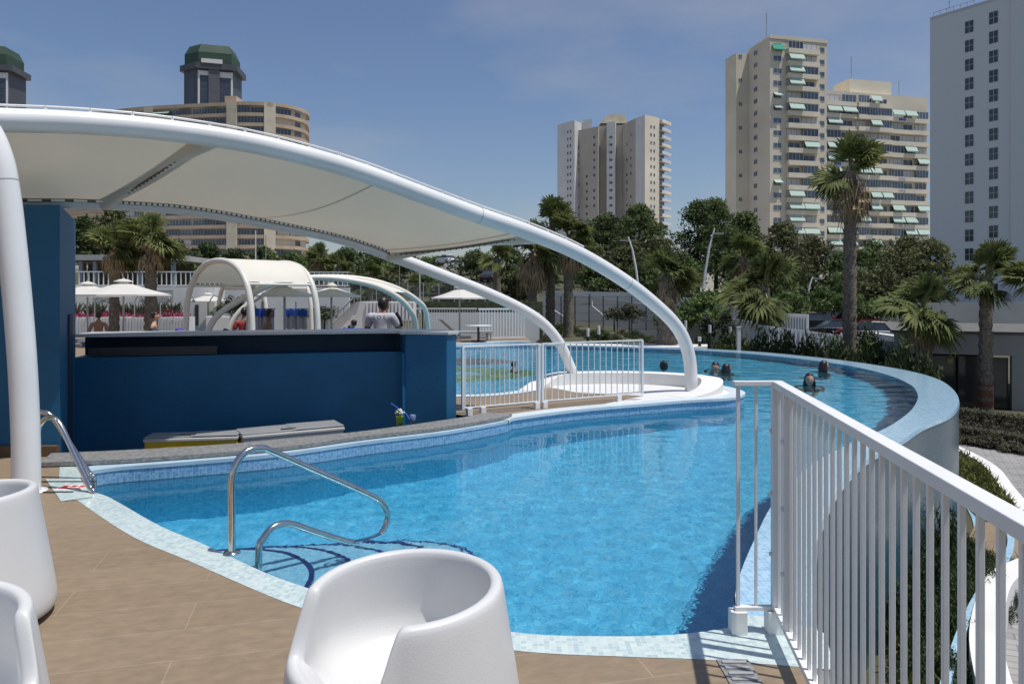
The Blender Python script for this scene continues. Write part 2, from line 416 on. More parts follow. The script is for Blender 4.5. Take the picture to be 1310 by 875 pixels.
def wave(x, y):
    far_ = sstep(9, 13, y); a = lerp(.0022, .011, far_); k = lerp(5.2, 2.1, far_)
    return a*noise.noise(Vector((x*k, y*k*1.15, 1.3)))+.0011*(1-far_*.5)*noise.noise(Vector((x*13, y*12, 4.1)))
def wv(i, j):
    if (i, j) not in vid: vid[(i, j)] = len(mb.v); mb.v.append((gx[i], gy[j], WZ+wave(gx[i], gy[j])))
    return vid[(i, j)]
for j in range(len(gy)-1):
    for i in range(len(gx)-1):
        if any(hin[min(len(gy)-1, max(0, j+b))][min(len(gx)-1, max(0, i+a))] for a, b in ((0, 0), (1, 0), (0, 1), (1, 1), (-1, 0), (0, -1))):
            mb.f.append([wv(i, j), wv(i+1, j), wv(i+1, j+1), wv(i, j+1)]); mb.m.append(0); mb.sm.append(True)
wm, nt, b = nodes('pool_water')
nt.nodes.remove(b)
tc = N(nt, 'ShaderNodeTexCoord')
def wnoise(scale, sc3, det, dist):
    mp = N(nt, 'ShaderNodeMapping'); mp.inputs['Scale'].default_value = sc3; mp.inputs['Rotation'].default_value = (0, 0, R(12))
    nt.links.new(tc.outputs['Object'], mp.inputs['Vector'])
    n = N(nt, 'ShaderNodeTexNoise'); n.inputs['Scale'].default_value = scale; n.inputs['Detail'].default_value = det; n.inputs['Distortion'].default_value = dist
    nt.links.new(mp.outputs[0], n.inputs['Vector']); return n
n1 = wnoise(13.0, (1, .8, 1), 2, .9); n2 = wnoise(2.2, (.8, 1.2, 1), 2, .4)
# the far basin is livelier than the sheltered near one
sxy = N(nt, 'ShaderNodeSeparateXYZ'); nt.links.new(tc.outputs['Object'], sxy.inputs[0])
liv = N(nt, 'ShaderNodeMapRange'); liv.inputs[1].default_value = 8; liv.inputs[2].default_value = 14; liv.inputs[3].default_value = .05; liv.inputs[4].default_value = .6
nt.links.new(sxy.outputs[1], liv.inputs[0])
m2 = N(nt, 'ShaderNodeMath', operation='MULTIPLY'); nt.links.new(n2.outputs['Fac'], m2.inputs[0]); nt.links.new(liv.outputs[0], m2.inputs[1])
am = N(nt, 'ShaderNodeMapRange'); am.inputs[1].default_value = 4.2; am.inputs[2].default_value = 7.2; am.inputs[3].default_value = .06; am.inputs[4].default_value = .014
nt.links.new(sxy.outputs[1], am.inputs[0])
m1 = N(nt, 'ShaderNodeMath', operation='MULTIPLY'); nt.links.new(n1.outputs['Fac'], m1.inputs[0]); nt.links.new(am.outputs[0], m1.inputs[1])
m3 = N(nt, 'ShaderNodeMath', operation='ADD'); nt.links.new(m1.outputs[0], m3.inputs[0]); nt.links.new(m2.outputs[0], m3.inputs[1])
bp = N(nt, 'ShaderNodeBump'); bp.inputs['Strength'].default_value = 1.0; bp.inputs['Distance'].default_value = .035
nt.links.new(m3.outputs[0], bp.inputs['Height'])
fr = N(nt, 'ShaderNodeFresnel'); fr.inputs['IOR'].default_value = 1.33; nt.links.new(bp.outputs[0], fr.inputs['Normal'])
gl = N(nt, 'ShaderNodeBsdfGlossy'); gl.inputs['Roughness'].default_value = .03; nt.links.new(bp.outputs[0], gl.inputs['Normal'])
rf = N(nt, 'ShaderNodeBsdfRefraction'); rf.inputs['Color'].default_value = (.78, .95, .99, 1); rf.inputs['IOR'].default_value = 1.33; rf.inputs['Roughness'].default_value = 0
nt.links.new(bp.outputs[0], rf.inputs['Normal'])
mB_ = N(nt, 'ShaderNodeMixShader'); nt.links.new(fr.outputs[0], mB_.inputs[0]); nt.links.new(rf.outputs[0], mB_.inputs[1]); nt.links.new(gl.outputs[0], mB_.inputs[2])
nt.links.new(mB_.outputs[0], nt.nodes['Material Output'].inputs['Surface'])
wo = tag(mb.build('pool_water', wm), kind='structure'); wo.cycles.is_caustics_caster = True
def wetb(mb, *a): return wet(mb.build(*a))
def wet(o): o.cycles.is_caustics_receiver = True; return o
# basin floor and walls
mb = MB(); mb.poly([(p.x, p.y) for p in OUT], FZ)
tag(wetb(mb, 'pool_floor', FLOORM), kind='structure')
mb = MB(); P = OUT+[OUT[0]]
mb.strip(v3(P, -.15), v3(P, FZ), 0, True)
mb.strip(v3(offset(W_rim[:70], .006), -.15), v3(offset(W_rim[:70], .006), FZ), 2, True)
for seg_, zt in ((W_rim, -.124), (W_far, -.03), (W_pen, -.02)): mb.strip(v3(seg_, zt), v3(seg_, -.2), 1, True)
tag(wetb(mb, 'pool_wall', [FLOORM, WALLM, SHADEM]), kind='structure')
# shallow children's shelf with painted tile figures
sh = [(-5, 17), (-4.2, 13.5), (-2.6, 11.6), (-.95, 11.2), (-.39, 11.28), (.06, 11.65), (.3, 12.2), (.55, 13.6), (.9, 15.5), (.7, 18.5), (.2, 21), (-1.5, 23.2), (-4, 21)]
shc = [(p.x, p.y) for p in catmull(sh, 5, True)]
mb = MB(); mb.prism(shc, FZ-.01, -.62)
tag(wetb(mb, 'pool_shelf', FLOORM), kind='structure')
def ellp(cx, cy, rx, ry, n=40, wob=.0, ph=0): return [(cx+rx*(1+wob*math.sin(3*a+ph))*math.cos(a), cy+ry*(1+wob*math.sin(2*a+ph))*math.sin(a)) for a in [2*PI*i/n for i in range(n)]]
GRNT = mosaic('green_mosaic', [(.12, .28, .04), (.2, .4, .06), (.3, .48, .1)], .05, (.3, .42, .2))
BRNT = mosaic('brown_mosaic', [(.16, .09, .08), (.25, .13, .1), (.3, .2, .16)], .05, (.3, .26, .22))
LBT = mosaic('aqua_mosaic', [(.15, .5, .65), (.3, .65, .75), (.4, .7, .75)], .05, (.5, .7, .75))
mb = MB()
mb.poly(ellp(-1.9, 16.2, 2.4, 1.6, 48, .06), -.614, 0); mb.poly(ellp(-2.4, 16.3, 1.65, .75, 40, .08, 1), -.609, 1)
mb.poly(ellp(-1.9, 19.3, 1.9, 1.1, 40, .1, 2), -.614, 2); mb.poly(ellp(-2.8, 19.6, .8, .4, 30), -.609, 1)
tag(wetb(mb, 'pool_tile_pattern', [GRNT, LBT, BRNT]), kind='structure')
# steps: stacked quarter rounds with dark blue nosing
stc = Vector((-1.85, 4.4)); sn_ = Vector((.67, .74)).normalized(); se_ = Vector((sn_.y, -sn_.x))
mb = MB()
def sarc(an_, ae_): return [tuple(stc+sn_*an_*math.cos(R(q))+se_*ae_*math.sin(R(q))) for q in range(-110, 111, 4)]
for r_, e_, z_ in ((2.15, 1.0, -1.29), (1.8, .95, -1.06), (1.39, .88, -.83), (1.0, .78, -.6), (.66, .62, -.37)):
    arc = sarc(r_, e_); n = len(arc)
    mb.add([(stc[0], stc[1], z_)]+[(p[0], p[1], z_) for p in arc], [(0, i+2, i+1) for i in range(n-1)], 0)
    mb.strip(v3(arc, z_-.001), v3(arc, FZ), 0)
    a2 = sarc(r_-.03, e_-.03); a1 = sarc(r_+.003, e_+.003)
    mb.strip(v3(a2, z_+.004), v3(a1, z_+.004), 1); mb.strip(v3(a1, z_+.004), v3(a1, z_-.03), 1)
tag(wetb(mb, 'pool_steps', [mosaic('step_mosaic', [(.3, .58, .78), (.36, .64, .83), (.42, .7, .86), (.5, .76, .9)], .028, (.5, .75, .88)), DBLUE]), kind='structure')
# overflow rim and outer wall
A = resample(W_rim, 150); B = resample(O_rim, 150)
mb = MB(); mb.strip(v3(A, -.123), v3(B, -.118), 0)
mb.strip(v3(B, -.118), v3(offset(B, -.012), -.16), 0)
rm = RIMM.copy(); rm.name = 'wet_rim_mosaic'; rm.node_tree.nodes['Principled BSDF'].inputs['Roughness'].default_value = .12
tag(mb.build('pool_overflow_rim', rm), kind='structure')
mb = MB(); mb.strip(v3(B, -.125), v3(offset(B, .0), -2.6), 0, True)
tag(mb.build('pool_outer_wall', OUTM), kind='structure')
# near coping
C_out = catmull([(-4.06, 6.66), (-3.74, 6.12), (-3.5, 5.8), (-3.22, 5.48), (-2.4, 4.66), (-1.81, 4.19), (-1.07, 3.61), (-.55, 3.32), (.03, 3.14), (.48, 3.09), (.84, 3.06), (1.3, 2.98)], 8)
A = resample(W_near, 90); A += [Vector((1.10, 3.5)), Vector((1.25, 3.46)), Vector((1.40, 3.3))]
A = resample(A, 110); B = resample(C_out, 110)
mb = MB()
inn = offset(A, .014)
mb.strip(v3(B, 0), v3(A, 0)); mb.strip(v3(A, 0), v3(inn, -.02)); mb.strip(v3(inn, -.02), v3(inn, -.2))
mb.strip(v3(offset(B, -.006), .002), v3(B, .002))
tag(mb.build('pool_coping', COPM), kind='structure')
# ================================================================== DECK
fe = lambda y: 1.19+.155*(y-3.3)+.07
near = [(fe(2.98)+.02, 2.98)]+[(p.x, p.y) for p in reversed(C_out)][1:]+[(-4.3, 7.12), (-14, 7.12), (-14, -2), (fe(-2), -2)]
mb = MB(); mb.poly(near, 0.0)
e = [(fe(-2), -2), (fe(2.98)+.02, 2.98), (1.3, 2.98), (1.40, 3.3)]
tag(mb.build('pool_deck', DECK), kind='structure')
mb = MB(); mb.strip(v3(e, -.003), v3(e, GL-.1))
tag(mb.build('deck_edge_wall', PLASTER), kind='structure')
# mosaic pad with ladder and depth sign
pad = [gp(58, 613), gp(103, 612.5), gp(118, 636.5), gp(78, 642)]
mb = MB(); mb.poly([(p.x, p.y) for p in pad], .005)
tag(mb.build('coping_pad', COPM), kind='structure')
# far side deck (behind the bar) with hole for basin: polygon follows children's pool edge
wf = [(p.x, p.y) for p in reversed(W_far)]
far = [(-40, 9.9), (-5.2, 9.9), (-1.4, 10.0), (-.72, 9.45), (-.2, 9.1), (-.14, 9.02)] 
pen = [(p.x, p.y) for p in W_pen]
i0 = min(range(len(pen)), key=lambda i: (pen[i][0]+.14)**2+(pen[i][1]-9.02)**2)
penr = list(reversed(pen[:i0+1]))   # from the bar end round the tip to the kids' pool corner
far = far[:-1]+penr+wf[1:]+[(.6, 25.3), (.6, 27.5), (-5, 27.2), (-40, 30)]
mb = MB(); mb.poly(far, 0.0)
mb.strip(v3([(.6, 25.3), (.6, 27.5), (-5, 27.2), (-40, 30)], 0), v3([(.6, 25.3), (.6, 27.5), (-5, 27.2), (-40, 30)], -.6))
tag(mb.build('far_deck', DECK), kind='structure')
# coping round the peninsula and children's pool
CW = pm('white_wet_coping', (.62, .7, .74), .4, .08, 4)
ring = penr; inn_ = [(p.x, p.y) for p in offset(ring, .22)]; ou = [(p.x, p.y) for p in offset(ring, -.015)]
mb = MB(); mb.strip(v3(ou, .008), v3(inn_, .008), 0); mb.strip(v3(ou, .008), v3(ou, -.03), 0)
mb.strip(v3(ou, -.03), v3(ring, -.03), 0)
sillring = pen[i0:]; inn2 = [(p.x, p.y) for p in offset(sillring, -.2)]; CWB = pm('pale_blue_coping', (.42, .56, .66), .4, .08, 6); ou2 = [(p.x, p.y) for p in offset(sillring, .006)]
mb.strip(v3(ou2, .002), v3(inn2, .002), 1); mb.strip(v3(ou2, .002), v3(ou2, -.03), 1)
wfr = [(p.x, p.y) for p in W_far]; mb.strip(v3(offset(wfr, .012), .006), v3(offset(wfr, -.28), .006), 0); mb.strip(v3(offset(wfr, .012), .006), v3(offset(wfr, .012), -.1), 0)
tag(mb.build('far_coping', [CW, CWB]), kind='structure')
# white terrazzo part of the peninsula and curved white bench that carries the arch feet
tip = [(.95, 9.95)]+[p for p in [(q.x, q.y) for q in offset(ring, .2)] if p[0] > 1.0 and p[1] < 13.4]+[(.7, 13.0), (.55, 12.4), (1.0, 11.6), (2.0, 11.2)]
mb = MB(); mb.poly(tip, .004)
WTER = pm('white_terrazzo', (.7, .69, .67), .7, .06, 5)
tag(mb.build('peninsula_paving', WTER), kind='structure')
bc = catmull([(.25, 11.85), (.55, 12.45), (1.05, 12.8), (1.85, 12.9), (2.5, 12.75), (3.02, 12.35), (3.2, 11.85), (3.0, 11.4), (2.5, 11.05)], 8)
mb = MB(); L = offset(bc, .16); Rr = offset(bc, -.17)
nb_ = len(L); hz = [.006+.19*sstep(0, .22, i/(nb_-1))*(1-sstep(.72, 1, i/(nb_-1))) for i in range(nb_)]
Lt = [Vector((p.x, p.y, h)) for p, h in zip(L, hz)]; Rt = [Vector((p.x, p.y, h)) for p, h in zip(Rr, hz)]
mb.strip(Rt, Lt, 0, False); mb.strip(Lt, v3(L, 0), 0, True); mb.strip(v3(Rr, 0), Rt, 0, True)
tag(mb.build('curved_bench', PLASTER, flip=True), 'low curved white plaster bench round the tip of the peninsula between the two pools', 'bench')

# ================================================================== FENCES
def picket_fence(name, label, a, b, h, nb, zb=.09, feet=(), bw=.018, rail=.045, posts=(0, 1), group=None, mat=None, loc0=None, flat=False):
    mat = mat or WHITE
    a = Vector(a); b = Vector(b); z0 = a.z
    t = thing(name, label, 'fence', a, 0, group)
    d = b-a; L = d.length; ang = math.atan2(d.y, d.x); t.rotation_euler = (0, 0, ang)
    m = MB(); m.box((L/2, 0, h-rail/3), (L+.02, rail, rail*.66)); m.build('top_rail', mat, t, bevel=.003)
    m = MB(); m.box((L/2, 0, zb), (L+.01, rail*.9, rail*.55)); m.build('bottom_rail', mat, t, bevel=.003)
    base = None
    for i in range(nb):
        x = L*(i+.5)/nb
        if base is None:
            m = MB(); m.box((0, 0, (zb+rail*.28+h-rail*.66)/2), (bw*.7 if flat else bw, bw*1.5 if flat else bw, h-rail*.66-zb-rail*.28)); base = m.build('baluster', mat, t, bevel=.002); base.location.x = x
        else:
            c = base.copy(); COL.objects.link(c); c.parent = t; c.location.x = x
    for x in posts:
        m = MB(); m.box((0, 0, (h-rail*.66)/2+.04), (.035, .035, h-rail*.66-.08)); o = m.build('post', mat, t, bevel=.003); o.location.x = x*L
    for x in feet:
        m = MB(); m.box((0, 0, (zb-rail*.28)/2), (.07, .06, zb-rail*.28)); o = m.build('foot', mat, t, bevel=.003); o.location.x = x*L
    return t
# near fence, running away from the lens to a corner at the pool edge
fc = Vector((1.19, 3.32, 0)); fd = Vector((-.155, -1, 0)).normalized()
t = picket_fence('picket_fence', 'long white metal picket fence along the deck edge above the curved pool wall', fc, fc+fd*5.2, 1.125, 66, zb=.11, feet=(.0, .3, .62, .99), bw=.013, rail=.047, posts=())
for x in (.012, .26, 2.2):
    m = MB(); m.box((0, 0, .61), (.05 if x < .1 else .03, .05, 1.0)); 
    for z in (.35, .62, .9): m.tube([(0, -.026, z), (0, -.036, z)], .01, 8)
    o = m.build('post', WHITE, t); o.location.x = x
t2 = picket_fence('end_fence', 'short white fence return standing on the pale mosaic coping at the pool corner', Vector((1.0, 3.31, 0)), Vector((1.185, 3.315, 0)), 1.125, 1, zb=.11, feet=(.06, .94), bw=.012, rail=.034, posts=())
m = MB(); m.box((0, 0, .6), (.014, .014, 1.0)); o = m.build('post', WHITE, t2); o.location.x = .012
picket_fence('barrier_fence', 'white picket barrier on the brown decking beside the blue bar end', (-.62, 9.32, 0), (.36, 9.93, 0), .88, 16, zb=.1, feet=(.08, .25, .97), bw=.012, rail=.032, group='picket barriers on the peninsula')
picket_fence('barrier_fence', 'white picket barrier on the peninsula ending in front of the arch feet', (.41, 9.96, 0), (1.9, 10.8, 0), .88, 17, zb=.1, feet=(.02, .75), bw=.012, rail=.032, group='picket barriers on the peninsula')
# drain grate in the deck
t = thing('drain_grate', 'grey slotted drain grate set in the tan deck near the fence corner', 'drain', (0, 0, 0))
a = gp(947, 862); 
m = MB(); m.box((a.x, a.y-.1, .002), (.13, .42, .008)); m.build('frame', GRANITE, t)
for k in range(9):
    m = MB(); m.box((a.x, a.y+.08-k*.045, .009), (.1, .018, .008)); m.build('slat', GREYMET, t, bevel=.002)

# ================================================================== TUB CHAIRS
def tub_chair(name, label, loc, rotz, proto=None):
    # opening faces local -Y ; rim height .60, seat .36
    if proto: return dup(proto, loc, rotz, label)
    t = thing(name, label, 'chair', loc, rotz, 'white tub chairs on the deck')
    NA = 120; prof_n = 0; rings = []
    def rout(z): return .40-.15*z if z > .0 else .40
    for k in range(NA):
        a = 2*PI*k/NA
        dd = abs((math.degrees(a)-270+180) % 360-180)     # angle from opening
        s = sstep(33, 47, dd)                              # 0 in opening, 1 on the back
        zr = lerp(.405, .60, s)+.015*math.cos(R(dd)-PI)*s
        zi = .33
        bul = (1-s)*.022
        pts = []
        th = .045
        z0 = .03
        pts.append((.30, z0)); pts.append((.37, z0-.005)); pts.append((.392+bul*.3, z0+.02))
        for q in (.18, .4, .6, .78, .9):
            z = lerp(.05, zr-.02, q); pts.append((.402-.16*z+bul*sstep(.15, .33, z), z))
        ro = .402-.16*(zr-.02)+bul
        rr = th*.5
        for q in range(5):                                # rounded lip
            an = PI*q/4
            pts.append((ro-rr+rr*math.cos(an), zr-.016+rr*.75*math.sin(an)))
        ri = ro-th
        seat_edge = lerp(.335, .30, s)
        for q in (.3, .62, .88):
            z = lerp(zr-.02, zi, q); pts.append((lerp(ri, seat_edge-.01, q*.8) if s > .02 else lerp(ri, .25, q), z if s > .02 else lerp(zr, .33, q**1.3)))
        pts.append((.235, .297)); pts.append((.16, .28)); pts.append((.08, .274)); pts.append((.001, .272))
        rings.append([(r_*math.cos(a), r_*math.sin(a), z) for r_, z in pts])
    n = len(rings[0]); m = MB(); vs = [p for r_ in rings for p in r_]; fs = []
    for k in range(NA):
        k2 = (k+1) % NA
        for i in range(n-1): fs.append((k*n+i, k2*n+i, k2*n+i+1, k*n+i+1))
    m.add(vs, fs, 0, True)
    m.build('shell', PLASTIC, t, merge=True, sub=1)
    m = MB()
    for q in range(4):
        aa = R(45+90*q); m.lathe([(.0, 0), (.04, 0), (.042, .02), (.042, .05)], 14, (.335*math.cos(aa), .335*math.sin(aa), 0))
        m.build('foot', RUBBER, t); m = MB()
    return t
# front centre: opening direction (-.56,-.83)
def rot_for(dx, dy): return math.atan2(dy, dx)+PI/2
CH1 = tub_chair('tub_chair', 'white plastic tub chair in the middle of the deck edge, standing before the pool steps', (-.335, 2.33, 0), rot_for(-.66, -.75))
tub_chair('tub_chair', 'white plastic tub chair beside the foot of the arch post, showing a dark foot', (-2.53, 3.38, 0), rot_for(-.9, .1), CH1)
tub_chair('tub_chair', 'white plastic tub chair cut by the picture edge, its open front and low arm showing', (-1.70, 2.06, 0), rot_for(.88, -.48), CH1)

# ================================================================== HANDRAILS
ax = Vector((.67, .74, 0)).normalized(); o0 = Vector((-1.64, 4.33, 0))
lp = [(0, 0), (0, .2), (0, .43), (.035, .535), (.1, .585), (.19, .588), (.27, .55), (.53, .405), (.8, .255), (1.0, .14), (1.09, .075), (1.145, -.02), (1.12, -.11), (1.04, -.168), (.92, -.165), (.8, -.125), (.53, .01), (.42, .07), (.34, .098), (.26, .09), (.2, .04), (.17, -.03), (.17, -.37)]
t = thing('stair_handrail', 'bent stainless steel handrail looping out over the dark striped pool steps', 'handrail', o0)
m = MB(); m.tube(catmull([ax*l+Vector((0, 0, z)) for l, z in lp], 5), .021, 14); m.build('rail', STEEL, t)
for l, z in ((0, .002), (.17, -.372)):
    m = MB(); m.lathe([(.021, .012), (.045, .01), (.05, 0)], 18, tuple(ax*l+Vector((0, 0, z)))); m.build('base_flange', STEEL, t)
t = thing('pool_ladder', 'pair of curved steel ladder rails dipping into the pool corner beside the arch post', 'ladder', (-3.55, 5.85, 0))
for k, (a, b) in enumerate((((-3.78, 5.88), (-3.2, 5.66)), ((-4.03, 6.1), (-3.46, 6.12)))):
    a = Vector((a[0], a[1], 0)); b = Vector((b[0], b[1], 0)); d = b-a
    pts = [a+Vector((0, 0, 0)), a+Vector((0, 0, .3)), a+d*.04+Vector((0, 0, .46)), a+d*.14+Vector((0, 0, .535)), a+d*.27+Vector((0, 0, .55)), a+d*.42+Vector((0, 0, .5)), a+d*.7+Vector((0, 0, .25)), a+d*.93+Vector((0, 0, .04)), a+d*1.0+Vector((0, 0, -.05)), a+d*1.0+Vector((0, 0, -.7))]
    m = MB(); m.tube([p-Vector((-3.55, 5.85, 0)) for p in catmull(pts, 5)], .022, 12); m.build('rail', STEEL, t)
for z in (-.28, -.5):
    m = MB(); m.box((.3, 0, z), (.08, .26, .02), R(20)); m.build('tread', STEEL, t)
t = thing('depth_sign', 'small white no diving tile with red marks on the mosaic pad by the ladder', 'sign', (0, 0, 0))
c = (pad[0]+pad[1]+pad[2]+pad[3])/4
m = MB(); m.box((c.x+.02, c.y, .009), (.2, .16, .006)); m.build('tile', PLASTER, t)
REDP = pm('red_sign_paint', (.55, .04, .05), .5, .1)
m = MB()
for i in range(3): m.box((c.x-.045+i*.065, c.y+.03, .014), (.045, .05, .002))
m.box((c.x+.02, c.y-.035, .014), (.17, .022, .002)); m.build('symbol', REDP, t)
for k, lb in ((-.12, 'thin dark drain slot crossing the mosaic pad before the red marked tile'), (.2, 'thin dark drain slot crossing the mosaic pad behind the red marked tile')):
    m = MB(); m.box((c.x-.13, c.y+k, .0085), (.46, .016, .005)); tag(m.build('slot_drain', DARKMET), lb, 'drain')


# ================================================================== BAR
# left wall block
A0 = Vector((-4.28, 7.0, 0)); A1 = Vector((-5.0, 8.47, 0))
t = thing('bar_wall', 'tall solid blue wall block at the end of the bar, behind the white arch post', 'wall', A0)
m = MB(); m.prism([(0, 0), (A1.x-A0.x, A1.y-A0.y), (-9, A1.y-A0.y), (-9, 0)], -.4, 2.37); m.build('wall', BLUEW, t)
sdv = (A1-A0).normalized(); ns = Vector((sdv.y, -sdv.x, 0))
m = MB(); c = sdv*.9+ns*.004; m.box((c.x, c.y, .62), (.34, .03, 1.4), math.atan2(sdv.y, sdv.x)); m.build('doorway_shade', NAVY, t)  # flat dark panel stands in for the unlit door gap
m = MB(); m.box((-4.5, -.03, .05), (9, .06, .1)); m.build('canopy_shadow_strip', pm('canopy_shadow_brown', (.13, .075, .04), .6, .1), t)  # dark strip painted for the canopy shadow along the wall foot
# bar inner counter wall
B0 = Vector((-5.05, 8.5, 0)); B1 = Vector((-1.5, 9.5, 0)); E0 = Vector((-1.33, 9.22, 0)); E1 = Vector((-.8, 9.08, 0)); E2 = Vector((-.70, 9.3, 0))
t = thing('bar_counter', 'long navy blue bar counter with a thin pale top and open dark shelf', 'bar counter', (0, 0, 0))
d = (B1-B0).normalized(); n_ = Vector((d.y, -d.x, 0))     # n_ faces camera
curv = catmull([B0, B0.lerp(B1, .35), B0.lerp(B1, .7), B1+Vector((-.2, -.08, 0)), Vector((-1.40, 9.38, 0)), Vector((-1.37, 9.2, 0)), E0], 8)
back = [Vector((-.9, 9.75, 0)), Vector((-1.6, 10.05, 0)), Vector((-5.2, 9.1, 0))]
low = [(p.x, p.y) for p in curv]
m = MB(); m.prism(low+[(p.x, p.y) for p in back], -.95, .80); m.build('lower_wall', BLUEW, t)
sh2 = [(p.x+.0, p.y) for p in offset(curv[:33], .45)]
m = MB(); m.prism([(B0.x-.1, B0.y+.42), (B1.x-.05, B1.y+.35), (-1.0, 9.75), (-1.6, 10.0), (-5.2, 9.06)], .803, 1.02); m.build('shelf_back', pm('shaded_shelf_blue', (.006, .035, .08), .6, .15), t)  # darker blue than the wall: the niche's shade is in the colour
m = MB(); m.prism([(E0.x, E0.y), (E1.x, E1.y), (E2.x, E2.y), (-.9, 9.72), (-1.45, 9.6)], -.95, 1.035); m.build('end_block', BLUEW, t, bevel=.008)
ct = [(p.x, p.y) for p in offset([Vector((q.x, q.y, 0)) for q in curv], -.03)]
m = MB(); m.prism(ct+[(E1.x+.02, E1.y-.02), (E2.x+.03, E2.y), (-.88, 9.78), (-1.6, 10.1), (-5.2, 9.15)], 1.037, 1.07, bottom=True); m.build('counter_top', pm('pale_counter_top', (.55, .54, .52), .35, .1, 4), t)
m = MB(); pp = catmull([B0+Vector((.6, .1, 0)), B0.lerp(B1, .3)+n_*-.06], 4); m.box((-4.25, 8.79, .86), (1.4, .05, .1), math.atan2(d.y, d.x)); m.build('shelf_rail', DARKMET, t)
# sunken bar floor
mb = MB(); mb.poly([(-5.2, 6.6), (-2.3, 7.2), (-.75, 8.4), (-.1, 9.1), (-.7, 9.4), (-1.4, 9.6), (-5.3, 8.7)], -.88)
tag(mb.build('bar_floor', CONC), kind='structure')
# grey stone swim-up sill
fs_ = [(-4.15, 6.5), (-3.36, 6.68), (-2.27, 7.16), (-1.58, 7.72), (-.78, 8.28), (-.14, 8.94), (.0, 9.25)]
bs_ = [(-4.3, 6.9), (-3.55, 7.08), (-2.74, 7.37), (-1.8, 7.91), (-1.3, 8.31), (-.58, 8.98), (-.35, 9.32)]
fa = resample(catmull([(*p, 0) for p in fs_], 8), 60); ba = resample(catmull([(*p, 0) for p in bs_], 8), 60)
mb = MB(); mb.strip(v3(fa, .045), v3(ba, .045)); mb.strip(v3(fa, .01), v3(fa, .045)); mb.strip(v3(ba, .045), v3(ba, -.9)); 
mb.add([(*fa[-1][:2], .01), (*ba[-1][:2], .01), (*ba[-1][:2], .045), (*fa[-1][:2], .045)], [(0, 1, 2, 3)])
mb.add([(*fa[0][:2], .01), (*ba[0][:2], .01), (*ba[0][:2], .045), (*fa[0][:2], .045)], [(0, 3, 2, 1)])
mb.strip(v3(offset(fa, .02), -.9), v3(offset(fa, .02), .01))
tag(mb.build('swim_up_counter', GRANITE), 'curved grey granite counter slab between the pool and the sunken bar', 'counter')
# chest freezers
def freezer(name, label, a, b, depth, front, top=.06, zb=-.88, stripe=None):
    a = Vector((a[0], a[1], 0)); b = Vector((b[0], b[1], 0)); d = b-a; L = d.length
    t = thing(name, label, 'freezer', (a.x, a.y, zb), math.atan2(d.y, d.x)); hh = top-zb
    m = MB(); m.box((L/2, depth/2, (hh-.06)/2), (L, depth, hh-.06)); m.build('cabinet', front, t, bevel=.012)
    m = MB(); m.box((L/2, depth/2, hh-.0555), (L+.02, depth+.02, .03)); m.build('frame', FREEZ, t, bevel=.006)
    for k in (0, 1):
        m = MB(); m.box((L*(.25+.5*k), depth/2, hh-.03+.006*k), (L*.52, depth*.9, .012)); m.build('sliding_lid', pm('freezer_lid', (.33, .34, .34), .25, .1), t, bevel=.003)
    m = MB(); m.box((L*.45, depth*.2, hh-.017), (.16, .02, .012)); m.build('handle', DARKMET, t)
freezer('chest_freezer', 'chest freezer with a yellow front half hidden behind the stone counter', (-3.84, 7.72), (-2.93, 7.86), .32, YELLOW, .055)
freezer('chest_freezer', 'plain grey chest freezer standing behind the stone counter, longer of the two', (-2.84, 7.82), (-1.9, 8.35), .45, FREEZ, .07)
# flower pot
p = gp(511, 543, .045)
t = thing('flower_pot', 'small green pot of white flowers on the stone counter', 'flower pot', p)
m = MB(); m.lathe([(0, 0), (.035, 0), (.045, .09), (.05, .095), (.045, .1), (0, .09)], 16); m.build('pot', pm('lime_pot', (.2, .36, .03), .5), t)
m = MB()
for i in range(26):
    a = random.uniform(0, 6.3); r_ = random.uniform(0, .06); m.ell((r_*math.cos(a), r_*math.sin(a), .12+random.uniform(0, .05)), (.013, .013, .011), 6, 4, 0 if i % 3 else 1)
m.build('flowers', [PLASTER, LEAF], t)
m = MB(); m.tube([at(500, 516, 8.75), at(520, 530, 8.6), at(526, 541, 8.55)], .009, 8)
tag(m.build('drinking_hose', BLUEC), 'thin blue hose hanging beside the flower pot on the stone counter', 'hose')
m = MB(); q = gp(528, 541.5, .045); m.lathe([(0, 0), (.032, 0), (.036, .1), (.033, .1), (.03, .01)], 14, tuple(q))
tag(m.build('drinking_cup', pm('clear_blue_plastic', (.1, .16, .3), .2)), 'small bluish plastic cup beside the flower pot', 'cup')
# ================================================================== BIG CANOPY
P0 = Vector((-4.3, 6.2)); D = Vector((7.17, 5.6))
def on_line(px, P, Dv):
    k = (px-CX)/F
    s = (k*P.y-P.x)/(Dv.x-k*Dv.y)
    q = P+Dv*s
    return q, s
main_px = [(0, 154), (100, 157.5), (200, 165.5), (300, 179.5), (380, 197), (460, 220), (539, 249), (610, 275), (683, 300), (745, 327), (804, 363), (846, 397), (867, 420), (878, 443), (883, 467), (884.5, 500)]
def tube_pts(lst, P, Dv):
    out = []
    for px, py in lst:
        q, s = on_line(px, P, Dv); out.append(Vector((q.x, q.y, H+(HY-py)/F*q.y)))
    return out
mp_ = tube_pts(main_px, P0, D)
z0 = mp_[0].z
lefts = []
for s, z in ((-1.0, 0.0), (-1.0+.012, .25), (-.97, .6), (-.93, .95), (-.87, 1.25), (-.72, 1.62), (-.5, 2.15), (-.28, 2.62), (-.13, 2.84)):
    q = P0+D*s; lefts.append(Vector((q.x, q.y, z)))
mp_[-1].z = .0
main = catmull(lefts+mp_, 6)
F2 = Vector((1.05, 12.72))
